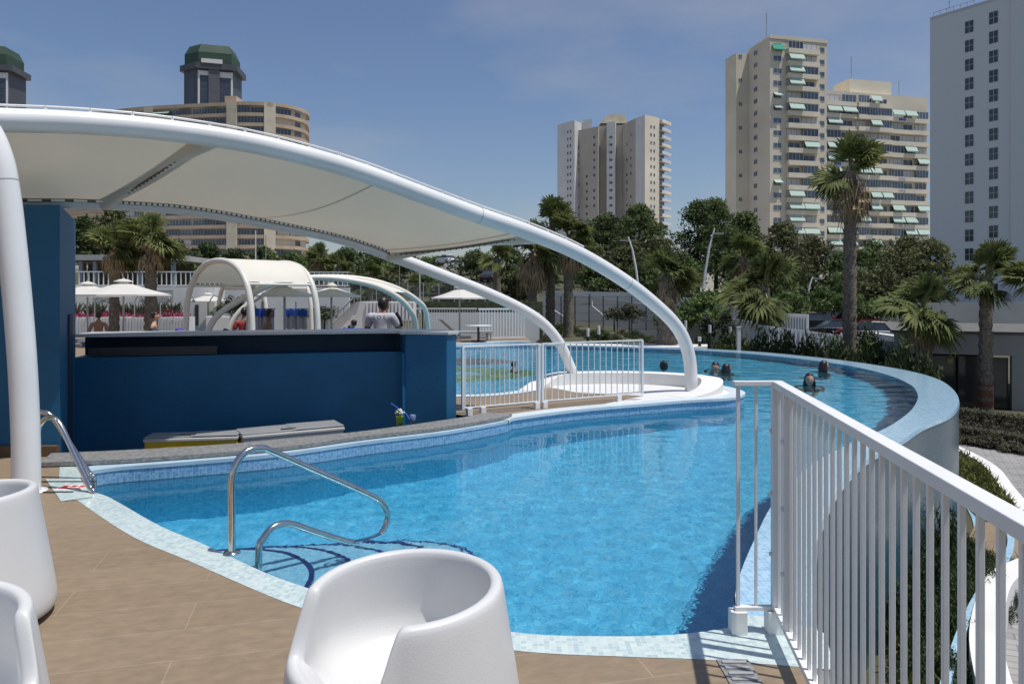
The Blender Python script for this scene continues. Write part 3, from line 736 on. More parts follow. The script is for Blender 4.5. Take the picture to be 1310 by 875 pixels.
sec_px = [(20, 256), (80, 256.5), (184, 261.5), (251, 268.5), (339, 284), (417, 300), (459, 312), (500, 327), (560, 350), (621, 374), (668, 396), (697, 416), (717, 441), (728, 466), (733, 490)]
sp_ = tube_pts(sec_px, F2, D)
sp_[-1].z = .19
lefts2 = []
for s, z in ((-1.75, 0.0), (-1.735, .25), (-1.715, .6), (-1.67, .95), (-1.6, 1.3), (-1.45, 1.75), (-1.2, 2.25), (-1.0, 2.46)):
    q = F2+D*s; lefts2.append(Vector((q.x, q.y, z)))
sec = catmull(lefts2+sp_, 6)
t = thing('arched_canopy', 'large white arched canopy over the bar with a stretched cream membrane', 'canopy', (0, 0, 0))
m = MB(); m.tube(main, .102, 20); m.build('front_arch', TUBEW, t)
m = MB(); m.tube(sec, .088, 18); m.build('rear_arch', TUBEW, t)
def at_px(curve, px):
    best = None
    for i in range(len(curve)-1):
        a, b = curve[i], curve[i+1]
        if b.y < .5 or a.y < .5: continue
        pa = CX+a.x/a.y*F; pb = CX+b.x/b.y*F
        if (pa-px)*(pb-px) <= 0:
            tt = (px-pa)/(pb-pa) if pb != pa else 0
            best = a.lerp(b, tt)
    return best
def membrane(ma, mbn, na, nb, sag):
    U = 26; V = 12; g = []
    A = resample(ma, U+1); B = resample(mbn, U+1); m = MB()
    for i in range(U+1):
        for j in range(V+1):
            v = j/V; p = A[i].lerp(B[i], v)
            p = p+Vector((0, 0, -sag*math.sin(PI*v)*(.35+.65*math.sin(PI*i/U))))
            m.v.append(tuple(p))
    for i in range(U):
        for j in range(V):
            m.f.append([i*(V+1)+j, i*(V+1)+j+1, (i+1)*(V+1)+j+1, (i+1)*(V+1)+j]); m.m.append(0); m.sm.append(True)
    return m, A, B
def seg(curve, a, b):
    def idx(p): return min(range(len(curve)), key=lambda i: (curve[i]-p).length)
    ia, ib = idx(a), idx(b)
    return [a]+curve[ia+1:ib]+[b]
b1m = at_px(main, 275); b1s = at_px(sec, 133); b2m = at_px(main, 690); b2s = at_px(sec, 497)
for nm, a, b in (('cross_beam', b1m, b1s), ('cross_beam', b2m, b2s)):
    m = MB(); m.tube([a, a.lerp(b, .33)+Vector((0, 0, .06)), a.lerp(b, .66)+Vector((0, 0, .06)), b], .1, 14); m.build(nm, pm('shaded_beam_white', (.7, .64, .55), .5, .06), t)  # beige tone holds the shade on the white beams
inw = (Vector((b2s.x, b2s.y, 0))-Vector((b2m.x, b2m.y, 0))).normalized()
dn = Vector((0, 0, -.02))
def inner(curve, a, b, sgn, r_):
    return [p+inw*(sgn*r_)+Vector((0, 0, .01)) for p in seg(curve, a, b)]
mA0 = [p for p in main if p.y > 3.0][0]; sA0 = sec[len(lefts2)*6-30]
alongd = Vector((D.x, D.y, 0)).normalized()
mA = inner(main, mA0, b1m-alongd*.02, 1, .1); sA = inner(sec, sA0, b1s-alongd*.02, -1, .13)
m, a_, b_ = membrane(mA, sA, 1, 1, .1); m.build('membrane_panel', MEMB, t)
for i in (13,):
    pass
mB2 = inner(main, b1m+alongd*.02, b2m-alongd*.1, 1, .1); sB2 = inner(sec, b1s+alongd*.02, b2s-alongd*.1, -1, .13)
m, c_, d_ = membrane(mB2, sB2, 1, 1, .1); m.build('membrane_panel', MEMB, t)
SEAM = pm('membrane_weld_seam', (.5, .45, .36), .8, .05)
for A_, B_, f_ in ((a_, b_, .42), (c_, d_, .46), (c_, d_, .97)):
    U = len(A_)-1; m = MB()
    for k in (-1, 1): pass
    i = f_*U; i0 = int(i)
    def mp(v, du):
        q = min(U-.001, max(0, i+du)); q0 = int(q); p = A_[q0].lerp(A_[q0+1], q-q0).lerp(B_[q0].lerp(B_[q0+1], q-q0), v)
        return p+Vector((0, 0, -.1*math.sin(PI*v)*(.35+.65*math.sin(PI*q/U))-.006))
    m.strip([mp(v/24, -.055) for v in range(25)], [mp(v/24, .055) for v in range(25)], 0, True); m.build('weld_seam', SEAM, t)
for px_ in (612, 802):
    p_ = at_px(main, px_); q_ = at_px(main, px_+1.2); m = MB(); m.tube([p_, p_+(q_-p_).normalized()*.009], .1032, 20); m.build('joint_ring', GREYMET, t)
# lacing rods along the edges
def lacing(pts, rad=.011, step=3, tick=.05, up=Vector((0, 0, 1))):
    m = MB(); m.tube(pts, rad, 6)
    for i in range(1, len(pts)-1, step):
        m.bar(pts[i]-up*tick, pts[i]+up*.012, .022, .022)
    return m
fine = lambda P, n: resample(P, n)
m = lacing([p+Vector((0, 0, .125))-inw*.02 for p in fine(seg(main, mA0, at_px(main, 745)), 70)], .011, 2, .05); m.build('edge_rod', TUBEW, t)
DGAP = pm('shadow_gap_keder', (.17, .14, .11), .8, .2)  # dark colour paints the shadow gap beside the membrane edge
for S_, n_r in ((sA, 40), (sB2, 60)):
    F_ = fine(S_, n_r); m = MB(); m.tube([p+Vector((0, 0, -.012)) for p in F_], .02, 6); m.build('gap_shade_cord', DGAP, t)
    m = MB()
    for i in range(0, n_r-1): m.bar(F_[i].lerp(F_[i+1], .2)+Vector((0, 0, -.02))-inw*.03, F_[i].lerp(F_[i+1], .8)+Vector((0, 0, -.02))-inw*.03, .022, .022)
    m.build('edge_rod', TUBEW, t)
for a, b in ((mA[-1], sA[-1]), (mB2[-1], sB2[-1])):
    m = lacing([a.lerp(b, k/24)+Vector((0, 0, -.1*math.sin(PI*k/24)*.35-.012)) for k in range(25)], .012, 1, .022); m.build('edge_rod', DGAP, t)
# left arch post of the neighbouring canopy
q = Vector((-3.72, 5.66))
pst = [(33.5, 640), (33, 560), (29, 470), (22, 380), (14, 300), (8, 250), (-2, 200), (-22, 160), (-60, 132), (-110, 115)]
pts = []
for i, (px, py) in enumerate(pst):
    d = 5.68+.0*i; pts.append(Vector(((px-CX)/F*d, d, H+(HY-py)/F*d)))
pts[0].z = 0
for k in range(1, 9): pts.append(pts[9]+Vector((-.7*k, -.12*k, .28*math.sin(k*.5)-.05*k*k*.35)))
pts[-1].z = max(pts[-1].z, .0)
t = thing('arch_post', 'white curved tubular post rising from the deck beside the tub chairs', 'post', (0, 0, 0))
m = MB(); m.tube(catmull(pts, 6), .098, 20); m.build('tube', TUBEW, t)
jo = at(26.2, 233, 5.68)
i = min(range(len(pts)), key=lambda k: abs(pts[k].z-jo.z))
cc = catmull(pts, 6); ci = min(range(len(cc)-1), key=lambda k: (cc[k]-jo).length); m = MB(); m.tube([cc[ci], cc[ci]+(cc[ci+1]-cc[ci]).normalized()*.008], .0992, 20); m.build('joint_ring', GREYMET, t)
m = MB(); m.lathe([(.12, 0), (.145, .0), (.145, .012), (.1, .014)], 20, (pts[0].x, pts[0].y, 0)); m.build('base_plate', TUBEW, t)
# ================================================================== BUILDINGS
class Face:
    """a vertical facade from plan point a to b; boxes are given along it (u), up (z) and out (o)"""
    def __init__(s, a, b, org=(0, 0)):
        s.a = Vector((a[0]-org[0], a[1]-org[1], 0)); b = Vector((b[0]-org[0], b[1]-org[1], 0))
        s.L = (b-s.a).length; s.u = (b-s.a).normalized(); s.n = Vector((s.u.y, -s.u.x, 0)); s.rz = math.atan2(s.u.y, s.u.x)
    def p(s, u, o, z): return s.a+s.u*u+s.n*o+Vector((0, 0, z))
    def box(s, m, u0, u1, z0, z1, o0, o1, mi=0):
        m.box(tuple(s.p((u0+u1)/2, (o0+o1)/2, (z0+z1)/2)), (u1-u0, o1-o0, z1-z0), s.rz, mi)
    def awning(s, m, u0, u1, z, drop, out, mi=0, o0=.05):
        a, b = s.p(u0, o0, z), s.p(u1, o0, z); c, d = s.p(u1, out, z-drop), s.p(u0, out, z-drop)
        t = Vector((0, 0, -.05)); v = Vector((0, 0, -.25))
        m.add([a, b, c, d, a+t, b+t, c+t, d+t, c+v, d+v], [(0, 3, 2, 1), (4, 5, 6, 7), (0, 1, 5, 4), (1, 2, 6, 5), (3, 0, 4, 7), (3, 9, 8, 2), (3, 2, 8, 9)], mi)
class Parts:
    def __init__(s, root): s.root = root; s.items = {}
    def put(s, name, m, mats, size): s.items.setdefault(name, []).append((size, m, mats))
    def flush(s, cap=95):
        for name, L in s.items.items():
            L.sort(key=lambda k: -k[0])
            for sz, m, mats in L[:cap]: m.build(name, mats, s.root)
            rest = L[cap:]
            if rest:
                M = MB(); mats = rest[0][2]
                for sz, m, ms in rest:
                    b = len(M.v); M.v += m.v; M.f += [[i+b for i in f] for f in m.f]; M.m += [0 if ms is not mats and len(ms) == 1 else k for k in m.m]; M.sm += m.sm
                tag(M.build('small_'+name, mats, s.root), kind='stuff')
def window(face, u0, u1, z0, z1, panes=2, rows=1, o=.02, fr=.07, depth=.05):
    m = MB()
    face.box(m, u0, u1, z0, z1, o, o+depth*.5, 0)
    for k in range(panes+1):
        u = u0+(u1-u0)*k/panes; face.box(m, u-fr/2, u+fr/2, z0, z1, o+depth*.5, o+depth, 1)
    for k in range(rows+1):
        z = z0+(z1-z0)*k/rows; face.box(m, u0+fr/2, u1-fr/2, z-fr/2, z+fr/2, o+depth*.5, o+depth*.95, 1)
    return m
rb = random.Random(11)
BASE = 2.0
# ---- cream tower with long balconied slab (right)
c0 = Vector((60.0, 172.0)); uR = Vector((14.8, 3.7)).normalized(); nR = Vector((uR.y, -uR.x)); wR = -nR
FH = 2.9
t = thing('apartment_tower', 'cream high-rise apartment block with green awnings, its long lower slab joined behind the tall palm', 'building', (c0.x, c0.y, 0))
org = c0
pt = lambda u, w: (uR.x*u+wR.x*w, uR.y*u+wR.y*w)
ZT = 62.0
m = MB(); m.prism([pt(0, 0), pt(15.3, 0), pt(15.3, 15), pt(9, 15), pt(9, 9.5), pt(0, 9.5)], -4, ZT); m.prism([pt(1, 1), pt(14, 1), pt(14, 8), pt(1, 8)], ZT, ZT+.9)
m.prism([pt(-.15, -.15), pt(15.4, -.15), pt(15.4, 0), pt(-.15, 0)], ZT-.4, ZT+.5)
m.build('wall', CREAM, t)
m = MB(); m.prism([pt(-3.4, 9), pt(-.01, 9), pt(-.01, 14), pt(-3.4, 14)], -4, ZT-1.2); m.build('wall', CREAM, t)
m = MB(); m.prism([pt(15.3, 1.2), pt(45, 1.2), pt(45, 14), pt(15.3, 14)], -4, 51.0); m.build('wall', CREAM, t)
m = MB(); m.prism([pt(24, 3), pt(36.0, 3), pt(36.0, 9), pt(24, 9)], 51.0, 54.8); m.build('penthouse', CREAM2, t)
m = MB(); m.bar((*pt(26, 5), 54.5), (*pt(26, 5), 61), .14); m.bar((*pt(40, 5), 51), (*pt(40, 5), 56), .12); m.bar((*pt(3, 6), 62), (*pt(3, 6), 70), .16); m.build('antenna', GREYMET, t)
P = Parts(t); W1 = [GLASS, SHUT]; W2 = [GLASSB, SHUT]
f = Face(c0+uR*0, c0+uR*15.3, org); fl = Face(c0+wR*9.5, c0, org)
fsl = Face(c0+uR*15.3+wR*1.2, c0+uR*45+wR*1.2, org)
fw = Face(c0-uR*3.4+wR*9, c0+wR*9, org)
nf = 21
for k in range(nf):
    z = ZT-.6-FH*(k+1)
    # shaded side face small windows
    P.put('window', window(fl, 2.9, 4.3, z+1, z+2.1, 2), W1, 1.5)
    if k % 2 == 0: P.put('window', window(fw, .7, 1.6, z+1.1, z+2.0, 2), W1, .9)
    # sunlit front: small window column, glazed balcony bays, small window column
    P.put('window', window(f, .9, 3.0, z+.9, z+2.1, 2), W1, 2.3)
    P.put('window', window(f, 13.3, 14.6, z+.9, z+2.1, 1), W1, 1.5)
    m = MB(); f.box(m, 4.2, 12.6, z-.15, z+.0, .0, 1.15); f.box(m, 4.2, 12.6, z, z+.95, 1.05, 1.15); f.box(m, 4.2, 4.3, z, z+.95, 0, 1.05); f.box(m, 12.5, 12.6, z, z+.95, 0, 1.05); P.put('balcony', m, [CREAM2], 8)
    for u0 in (4.35, 8.4):
        r = rb.random()
        if r < .46: P.put('window', window(f, u0, u0+3.95, z+1.0, z+2.7, 4, 1, .75, .08), W2 if rb.random() < .5 else W1, 6)
        elif r < .82: P.put('window', window(f, u0, u0+3.95, z+.1, z+2.6, 3, 1, .02, .1), [SHUT, GREYMET], 6)
        else: P.put('window', window(f, u0+.4, u0+3.5, z+.1, z+2.4, 2, 1, .02, .1), W1, 6)
        if rb.random() < .3:
            m = MB(); f.awning(m, u0, u0+3.9, z+2.68, 1.35, 1.75, 0, 1.0); P.put('awning', m, [AWN if k else AWN], 4)
    if k in (4, 5, 11):
        m = MB(); f.awning(m, .9, 3.0, z+2.2, .7, .9); P.put('awning', m, [AWN], 2)
m = MB(); f.awning(m, .5, 3.6, ZT-1.6, 1.4, .8); P.put('awning', m, [AWNG], 3)
nf2 = 17
for k in range(nf2):
    z = 51.0-.7-FH*(k+1)
    # stepped balconies: parapet band over full length in three lengths
    for u0, u1, oo in ((.2, 8.6, 1.0), (8.7, 18.4, 1.5), (18.5, 29.5, 1.0)):
        if k == 0 and u0 > 18: continue
        m = MB(); fsl.box(m, u0, u1, z-.15, z, 0, oo); fsl.box(m, u0, u1, z, z+.9, oo-.1, oo); fsl.box(m, u0, u0+.12, z, z+.9, 0, oo-.1); P.put('balcony', m, [CREAM2], 9)
        n = 2 if u1-u0 < 9 else 3; wd = (u1-u0)/n
        for i in range(n):
            a = u0+wd*i+.12; b = u0+wd*(i+1)-.12; r = rb.random()
            if r < .4: P.put('window', window(fsl, a, b, z+.92, z+2.7, 4, 1, oo-.35, .08), W2 if rb.random() < .6 else W1, 5.5)
            elif r < .72: P.put('window', window(fsl, a, b, z+.1, z+2.6, 3, 1, .02, .1), [SHUT, GREYMET], 5.5)
            else: P.put('window', window(fsl, a+.3, b-.5, z+.1, z+2.4, 2, 1, .02, .1), W1, 5.5)
            if rb.random() < .36:
                m = MB(); fsl.awning(m, a, b-.1, z+2.7, 1.3, oo+.65, 0, oo-.1); P.put('awning', m, [AWN], 3)
        if rb.random() < .35:
            m = MB()
            for q in range(4): fsl.box(m, u0+2+q*.5, u0+2.35+q*.5, z+.1+.1*rb.random(), z+.8, oo+.03, oo+.06)
            P.put('washing', m, [[REDC, SHIRT, BLUEC, SHUT][rb.randrange(4)]], 1)
    m = MB(); fsl.box(m, 29.0, 29.4, z, z+FH, .0, .3); 
P.flush()
# ---- white hotel tower (far right)
a0 = Vector((66.7, 118.0)); dv = Vector((3.9, -5.7)).normalized()
wv = Vector((-dv.y, dv.x))       # behind the face
wv = wv if wv.x > 0 else -wv
t = thing('hotel_tower', 'plain pale grey high-rise slab with two columns of dark four pane windows', 'building', (a0.x, a0.y, 0))
q = lambda u, w: (dv.x*u+wv.x*w, dv.y*u+wv.y*w)
zt = H+(HY-27)/F*118
m = MB(); m.prism([q(0, 0), q(11.65, 0), q(11.65, 24), q(0, 24)], -4, zt); m.build('wall', TOWERW, t)
m = MB(); m.prism([q(11.66, -.5), q(20, -.5), q(20, 24), q(11.66, 24)], -4, zt+2); m.build('wall', TOWERW, t)
m = MB(); m.prism([q(0, 0), q(11.5, 0), q(11.5, .25), q(0, .25)], zt, zt+.5); m.build('parapet', GREYW, t)
m = MB()
for k in range(7): m.bar((*q(.4+k, .3), zt), (*q(.4+k, .3), zt+1.2), .06)
m.bar((*q(.4, .3), zt+1.2), (*q(6.4, .3), zt+1.2), .07); m.bar((*q(2, 2), zt), (*q(2, 2), zt+3), .12); m.build('roof_rail', GREYMET, t)
P = Parts(t)
f = Face(a0, a0+dv*11.65, a0)
for cu, off in ((5.83, 0), (9.2, .35)):
    k = 0
    while True:
        z = zt-1.8-k*2.9+off
        if z < 2: break
        m = MB(); f.box(m, cu-.62, cu+.62, z-1.85, z, -.01, .012, 0)
        fr_ = .055
        for uu in (-.62, .0, .62): f.box(m, cu+uu-fr_/2, cu+uu+fr_/2, z-1.85, z, .012, .03, 1)
        for zz in (-1.85, -.925, 0): f.box(m, cu-.6, cu+.6, z+zz-fr_/2, z+zz+fr_/2, .012, .028, 1)
        P.put('window', m, [GLASS, SHUT], 2); k += 1
for u in (-.02, 2.2, 4.6, 7.2):
    pass
P.flush()
# ---- mid towers (centre distance)
t0 = at(713, 380, 290); t = thing('concrete_tower', 'grey brown stepped high-rise cluster rising behind the pines beyond the pool', 'building', (t0.x, t0.y, 0))
def pw(px, d): return ((px-CX)/F*d-t0.x, d-t0.y)
def blk(pts, ytop, d, mat, name='wall', z0=-4):
    m = MB(); m.prism([pw(*p) for p in pts], z0, H+(HY-ytop)/F*d); m.build(name, mat, t)
blk([(713, 292), (735, 284), (752, 296), (718, 312)], 157, 288, GREYW)
blk([(734, 289), (765, 281), (770, 300), (742, 310)], 165, 285, BROWNW)
blk([(733, 293), (757, 288), (757, 306), (737, 306)], 154, 290, GREYW)
blk([(765, 287), (798, 285), (800, 310), (768, 310)], 160, 285, BROWNW)
blk([(776, 283), (787, 282), (789, 290), (776, 290)], 158, 285, GREYW)
m = MB()
arc = [(768+i*2.2, 158-11.5*math.sin(PI*.5*i/6)) for i in range(7)]+[(800, 147), (802, 158)]
pa = [at(px, py, 287) for px, py in arc]
m.add([(p.x-t0.x, p.y-t0.y, p.z) for p in pa]+[(p.x-t0.x, p.y-t0.y+12, p.z) for p in pa], [tuple(range(8, -1, -1)), tuple(range(9, 18))]+[(i, i+1, 10+i, 9+i) for i in range(8)]); m.build('roof_block', TAN, t)
blk([(797, 284), (818, 272), (832, 290), (800, 300)], 152, 275, BROWNW)
blk([(813, 274), (825, 268.5), (830, 285), (820, 285)], 149.5, 271, GREYW)
blk([(825, 268.2), (843.5, 273), (846, 292), (828, 292)], 149.5, 271, CREAM)
P = Parts(t)
def gface(pa_, pb_):
    a = pw(*pa_); b = pw(*pb_); return Face(a, b)
fA = gface((713, 292), (735, 284)); fB = gface((734, 289), (765, 281)); fC = gface((776, 283), (787, 282)); fD = gface((797, 284), (818, 272)); fE = gface((825, 268.2), (843.5, 273))
for k in range(16):
    z = 66-k*2.75
    for u in (.62, .78): P.put('window', window(fA, fA.L*u-.35, fA.L*u+.35, z-1.1, z, 1, 1), W1, 1)
    zz = 63-k*2.9
    for u, pr in ((.2, .5), (.55, .6), (.85, .8)):
        if rb.random() < pr: P.put('window', window(fB, fB.L*u-.5, fB.L*u+.5, zz-1.2, zz, 1, 1), W1, 1.2)
    P.put('window', window(fC, fC.L*.5-.6, fC.L*.5+.6, zz-1.0, zz, 2, 1), W1, 1.4)
    for u in (.25, .5, .82):
        if rb.random() < .55: P.put('window', window(fD, fD.L*u-.5, fD.L*u+.5, zz-1.2, zz, 1, 1), W1, 1.2)
    for u in (.42, .64): P.put('window', window(fE, fE.L*u-.38, fE.L*u+.38, zz+1.2-1.1, zz+1.2, 1, 1), W1, 1.3)
P.flush(98)
fG = gface((843.7, 273), (855, 279))
for k in range(16):
    z = 66-k*2.9
    m = MB(); fG.box(m, 0, fG.L, z-.15, z, -.5, 1.2); fG.box(m, 0, fG.L, z, z+1.0, 1.1, 1.2); fG.box(m, fG.L-.1, fG.L, z, z+1, -.5, 1.1); m.build('balcony', SHUT if k % 3 else CREAM2, t)
m = MB(); fG.box(m, 0, fG.L*.7, -4, 67, -5, -.6); m.build('glazed_stair', GLASSB, t)
# ---- long curved apartment block (left)
t0 = at(158, 380, 222); t = thing('curved_apartments', 'tan apartment block with a rounded end and dark ribbon windows, seen over the white arch', 'building', (t0.x, t0.y, 0))
ctl = [(-145, 236), (-113.5, 222), (-84, 216), (-77, 215), (-69, 216.5), (-64.8, 220.5), (-63.4, 226), (-66, 237)]
cv = [Vector((p.x-t0.x, p.y-t0.y, 0)) for p in resample(catmull(ctl, 10), 60)]
ZL = 58.5
m = MB(); m.prism([(p.x, p.y) for p in cv]+[(cv[-1].x-8, cv[-1].y+8), (cv[0].x, cv[0].y+16)], -4, ZL-1.2); m.build('wall', TAN, t)
P = Parts(t)
cum = [0]
for i in range(1, len(cv)): cum.append(cum[-1]+(cv[i]-cv[i-1]).length)
TL = cum[-1]
def cpos(s):
    for i in range(len(cv)-1):
        if cum[i+1] >= s: return cv[i].lerp(cv[i+1], (s-cum[i])/(cum[i+1]-cum[i]))
    return cv[-1]
def sat(px):
    best = 0; bd = 1e9
    for i in range(400):
        s = TL*i/399; p = cpos(s); q_ = CX+(p.x+t0.x)/(p.y+t0.y)*F
        if p.y+t0.y < 227 and abs(q_-px) < bd: bd = abs(q_-px); best = s
    return best
bays = [(160, 188, .35), (198, 245, 1), (247, 293, 1), (305, 338, 1), (352, 372, .6), (377, 384, .4)]
for k in range(18):
    z = ZL-1.5-2.95*(k+1)
    N_ = 44
    pts = [cpos(TL*i/N_) for i in range(N_+1)]
    o = [Vector((p.x, p.y)) for p in pts]; oo = offset(o, -1.0); oi = offset(o, -.02)
    m = MB(); m.strip(v3(oo, z-.15), v3(oo, z+.85)); m.strip(v3(oo, z+.85), v3(oi, z+.85)); m.strip(v3(oi, z-.15), v3(oo, z-.15)); P.put('parapet', m, [TERRA], 9)
    for p0, p1, op in bays:
        s0, s1 = sat(p0), sat(p1)
        n = max(1, round((s1-s0)/4.2))
        for i in range(n):
            a = cpos(s0+(s1-s0)*i/n+.1); b = cpos(s0+(s1-s0)*(i+1)/n-.1)
            ff = Face((a.x, a.y), (b.x, b.y)); r = rb.random()
            P.put('window', window(ff, 0, ff.L, z+.95, z+2.6, 4, 1, .55 if r < .6 else .1, .09), [GLASS, GREYMET] if r < .55 else ([GLASSB, SHUT] if r < .85 else [SHUT, GREYMET]), ff.L*(1 if z > 35 or (z > 14 and z < 32) else .2))
    for p0, p1 in ((188, 198), (293, 305), (338, 352)):
        s0, s1 = sat(p0), sat(p1); a = cpos(s0); b = cpos(s1); ff = Face((a.x, a.y), (b.x, b.y))
        if k == 0:
            m = MB(); ff.box(m, -.05, ff.L+.05, -4, ZL-.6, -.6, 1.14); m.build('pier', TAN, t)
    if k in (0, 3):
        s0 = sat(199+k*9); a = cpos(s0); b = cpos(s0+5.3); ff = Face((a.x, a.y), (b.x, b.y)); m = MB(); ff.awning(m, 0, ff.L, z+2.7, 1.1, 1.5); P.put('awning', m, [AWN], 3)
P.flush()
oo = offset([Vector((p.x, p.y)) for p in cv], -1.1); oi = offset([Vector((p.x, p.y)) for p in cv], .3)
m = MB(); m.strip(v3(oo, ZL-1.5), v3(oo, ZL-.5)); m.strip(v3(oo, ZL-.5), v3(oi, ZL-.5)); m.build('roof_edge', TERRA, t)
a = cpos(sat(288)); m = MB(); m.box((a.x+1.5, a.y+3, ZL+.3), (3.4, 5, 3.0)); m.build('stair_head', TERRA, t)
# ---- two dark slate towers with green tops (far left)
def slate(px0, px1, d, ytop, label, proto=None):
    loc = at((px0+px1)/2, 380, d); loc.z = 0
    if proto: return dup(proto, loc, 0, label)
    s = (px1-px0)/F*d*.94
    t = thing('slate_tower', label, 'building', loc, 0, 'slate towers with green roofs')
    hh = H+(HY-ytop)/F*d; w_ = s*.42
    m = MB(); m.prism([(-w_, .0), (-w_*.25, -w_*.42), (w_, -w_*.05), (w_*.9, w_*1.2), (-w_*.8, w_*1.2)], -4, hh-10.5); m.build('wall', SLATEB, t)
    f1 = Face((-w_*.25, -w_*.42), (w_, -w_*.05)); f0 = Face((-w_, 0), (-w_*.25, -w_*.42))
    m = MB()
    for u in (.02, .97): f1.box(m, f1.L*u-.4, f1.L*u+.4, -4, hh-13, -.2, .25)
    f1.box(m, f1.L*.02+.4, f1.L*.3, hh-15, hh-13.1, .0, .25); f1.box(m, f1.L*.62, f1.L*.97-.4, hh-15.5, hh-13.1, 0, .25); m.build('white_frame', GREYW, t)
    m = MB(); f1.box(m, f1.L*.3, f1.L*.62, -4, hh-11.6, 0, .7); m.build('slate_bay', pm('lighter_slate', (.11, .11, .125), .5, .15, .3), t)
    for ff, ua, ub in ((f1, .05, .29), (f1, .64, .94), (f0, .3, .75)):
        m = MB()
        for k in range(26): z = hh-17-k*3; ff.box(m, ff.L*ua, ff.L*ub, z, z+1.4, -.02, .08)
        ff.box(m, ff.L*ua, ff.L*ub, hh-95, hh-15.6, -.03, .02); m.build('window_strip', GLASS, t)
    m = MB(); m.prism([(-w_*1.18, .2), (-w_*.3, -w_*.55), (w_*1.2, -w_*.1), (w_*1.05, w_*1.3), (-w_*.95, w_*1.3)], hh-12.2, hh-9.6, bottom=True); m.build('dark_cornice', SLATEB, t)
    m = MB(); f2 = Face((-w_*.2, -w_*.5), (w_*.8, -w_*.2)); f2.box(m, f2.L*.1, f2.L*.85, hh-9.8, hh-8.0, -1, .6); m.build('parapet', GREYW, t)
    m = MB()
    bot = [(-w_*.98, .1), (-w_*.25, -w_*.4), (w_*.95, -w_*.05), (w_*.85, w_*1.15), (-w_*.8, w_*1.15)]; top = [(x*.84, y*.84+1) for x, y in bot]
    b1 = v3(bot, hh-9.6); b2 = v3(bot, hh-4.6); b3 = v3(top, hh-.8)
    for A_, B_ in ((b1, b2), (b2, b3)): m.strip(A_+[A_[0]], B_+[B_[0]])
    m.poly(top, hh-.8); m.box((-w_*.1, 2, hh-.4), (1.2, 1.2, 1.2)); m.box((w_*.3, 3, hh-.5), (2.2, 1.5, .8)); m.build('green_roof', GREENROOF, t)
    return t
st = slate(227, 307, 330, 57, 'dark slate tower with a green copper roof rising behind the curved tan apartments')
slate(-60, 20, 330, 48, 'dark slate tower with green roof cut by the picture edge above the white arch', st)
# ---- low grey pavilion at lower level (right)
t = thing('garden_pavilion', 'low flat roofed grey building with dark glass doors beside the trimmed palm', 'building', (0, 0, 0))
GP = pm('grey_pavilion_render', (.36, .355, .35), .8, .06, .6)
z1 = .36
fa_ = Vector((13.5, 25.46)); fb_ = Vector((15.9, 24.3)); fc_ = Vector((24, 20.5))
f = Face(fa_, fc_); 
m = MB(); f.box(m, -.3, f.L, -.42, z1-.1, -.35, 0); m.build('fascia', GP, t)
m = MB(); f.box(m, -.4, f.L+.1, z1-.098, z1, -9, .06); m.build('roof', pm('gravel_roof', (.13, .125, .115), .9, .3, 3), t)
Lw = (Vector((16.3, 24.1))-fa_).length
m = MB(); f.box(m, Lw, f.L, GL-.1, -.423, -.36, -.003); m.build('wall', GP, t)
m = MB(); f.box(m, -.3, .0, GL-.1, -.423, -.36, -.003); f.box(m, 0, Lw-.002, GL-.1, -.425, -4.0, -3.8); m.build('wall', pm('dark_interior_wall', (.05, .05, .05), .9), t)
for k in range(4):
    u = .1+k*(Lw-.15)/4; m = MB(); f.box(m, u+.03, u+(Lw-.15)/4-.03, GL, -.5, -.25, -.2, 0)
    for uu in (u+.03, u+(Lw-.15)/4-.06): f.box(m, uu, uu+.03, GL, -.5, -.2, -.17, 1)
    m.build('glass_door', [pm('dim_door_glass', (.045, .05, .05), .1, .3, .6), DARKMET], t)
m = MB(); f.box(m, Lw*.42, Lw*.47, -.75, -.58, -.16, -.14); m.build('notice', pm('dull_yellow', (.4, .33, .1), .6), t)
# ================================================================== VEGETATION
def mesh_of(mb, name, mats):
    o = mb.build(name, mats); me = o.data; bpy.data.objects.remove(o); return me
def inst(name, me, parent, loc=(0, 0, 0), scale=(1, 1, 1), rotz=0.0):
    o = bpy.data.objects.new(name, me); COL.objects.link(o); o.parent = parent; o.location = loc; o.scale = scale; o.rotation_euler = (0, 0, rotz); return o
def rvec(r):
    while True:
        v = Vector((r.uniform(-1, 1), r.uniform(-1, 1), r.uniform(-1, 1)))
        if .05 < v.length < 1: return v.normalized()
def leafquad(m, p, nrm, up, w_, h_, mi=0):
    nrm = nrm.normalized(); s = nrm.cross(up)
    if s.length < 1e-3: s = Vector((1, 0, 0))
    s.normalize(); u = s.cross(nrm)
    m.add([p-s*w_*.5, p+u*h_*.35-s*w_*.1, p+s*w_*.5, p+u*h_+s*w_*.05], [(0, 2, 3), (0, 1, 3)] if False else [(0, 1, 2), (0, 2, 3)] if False else [(0, 2, 3, 1)], mi)
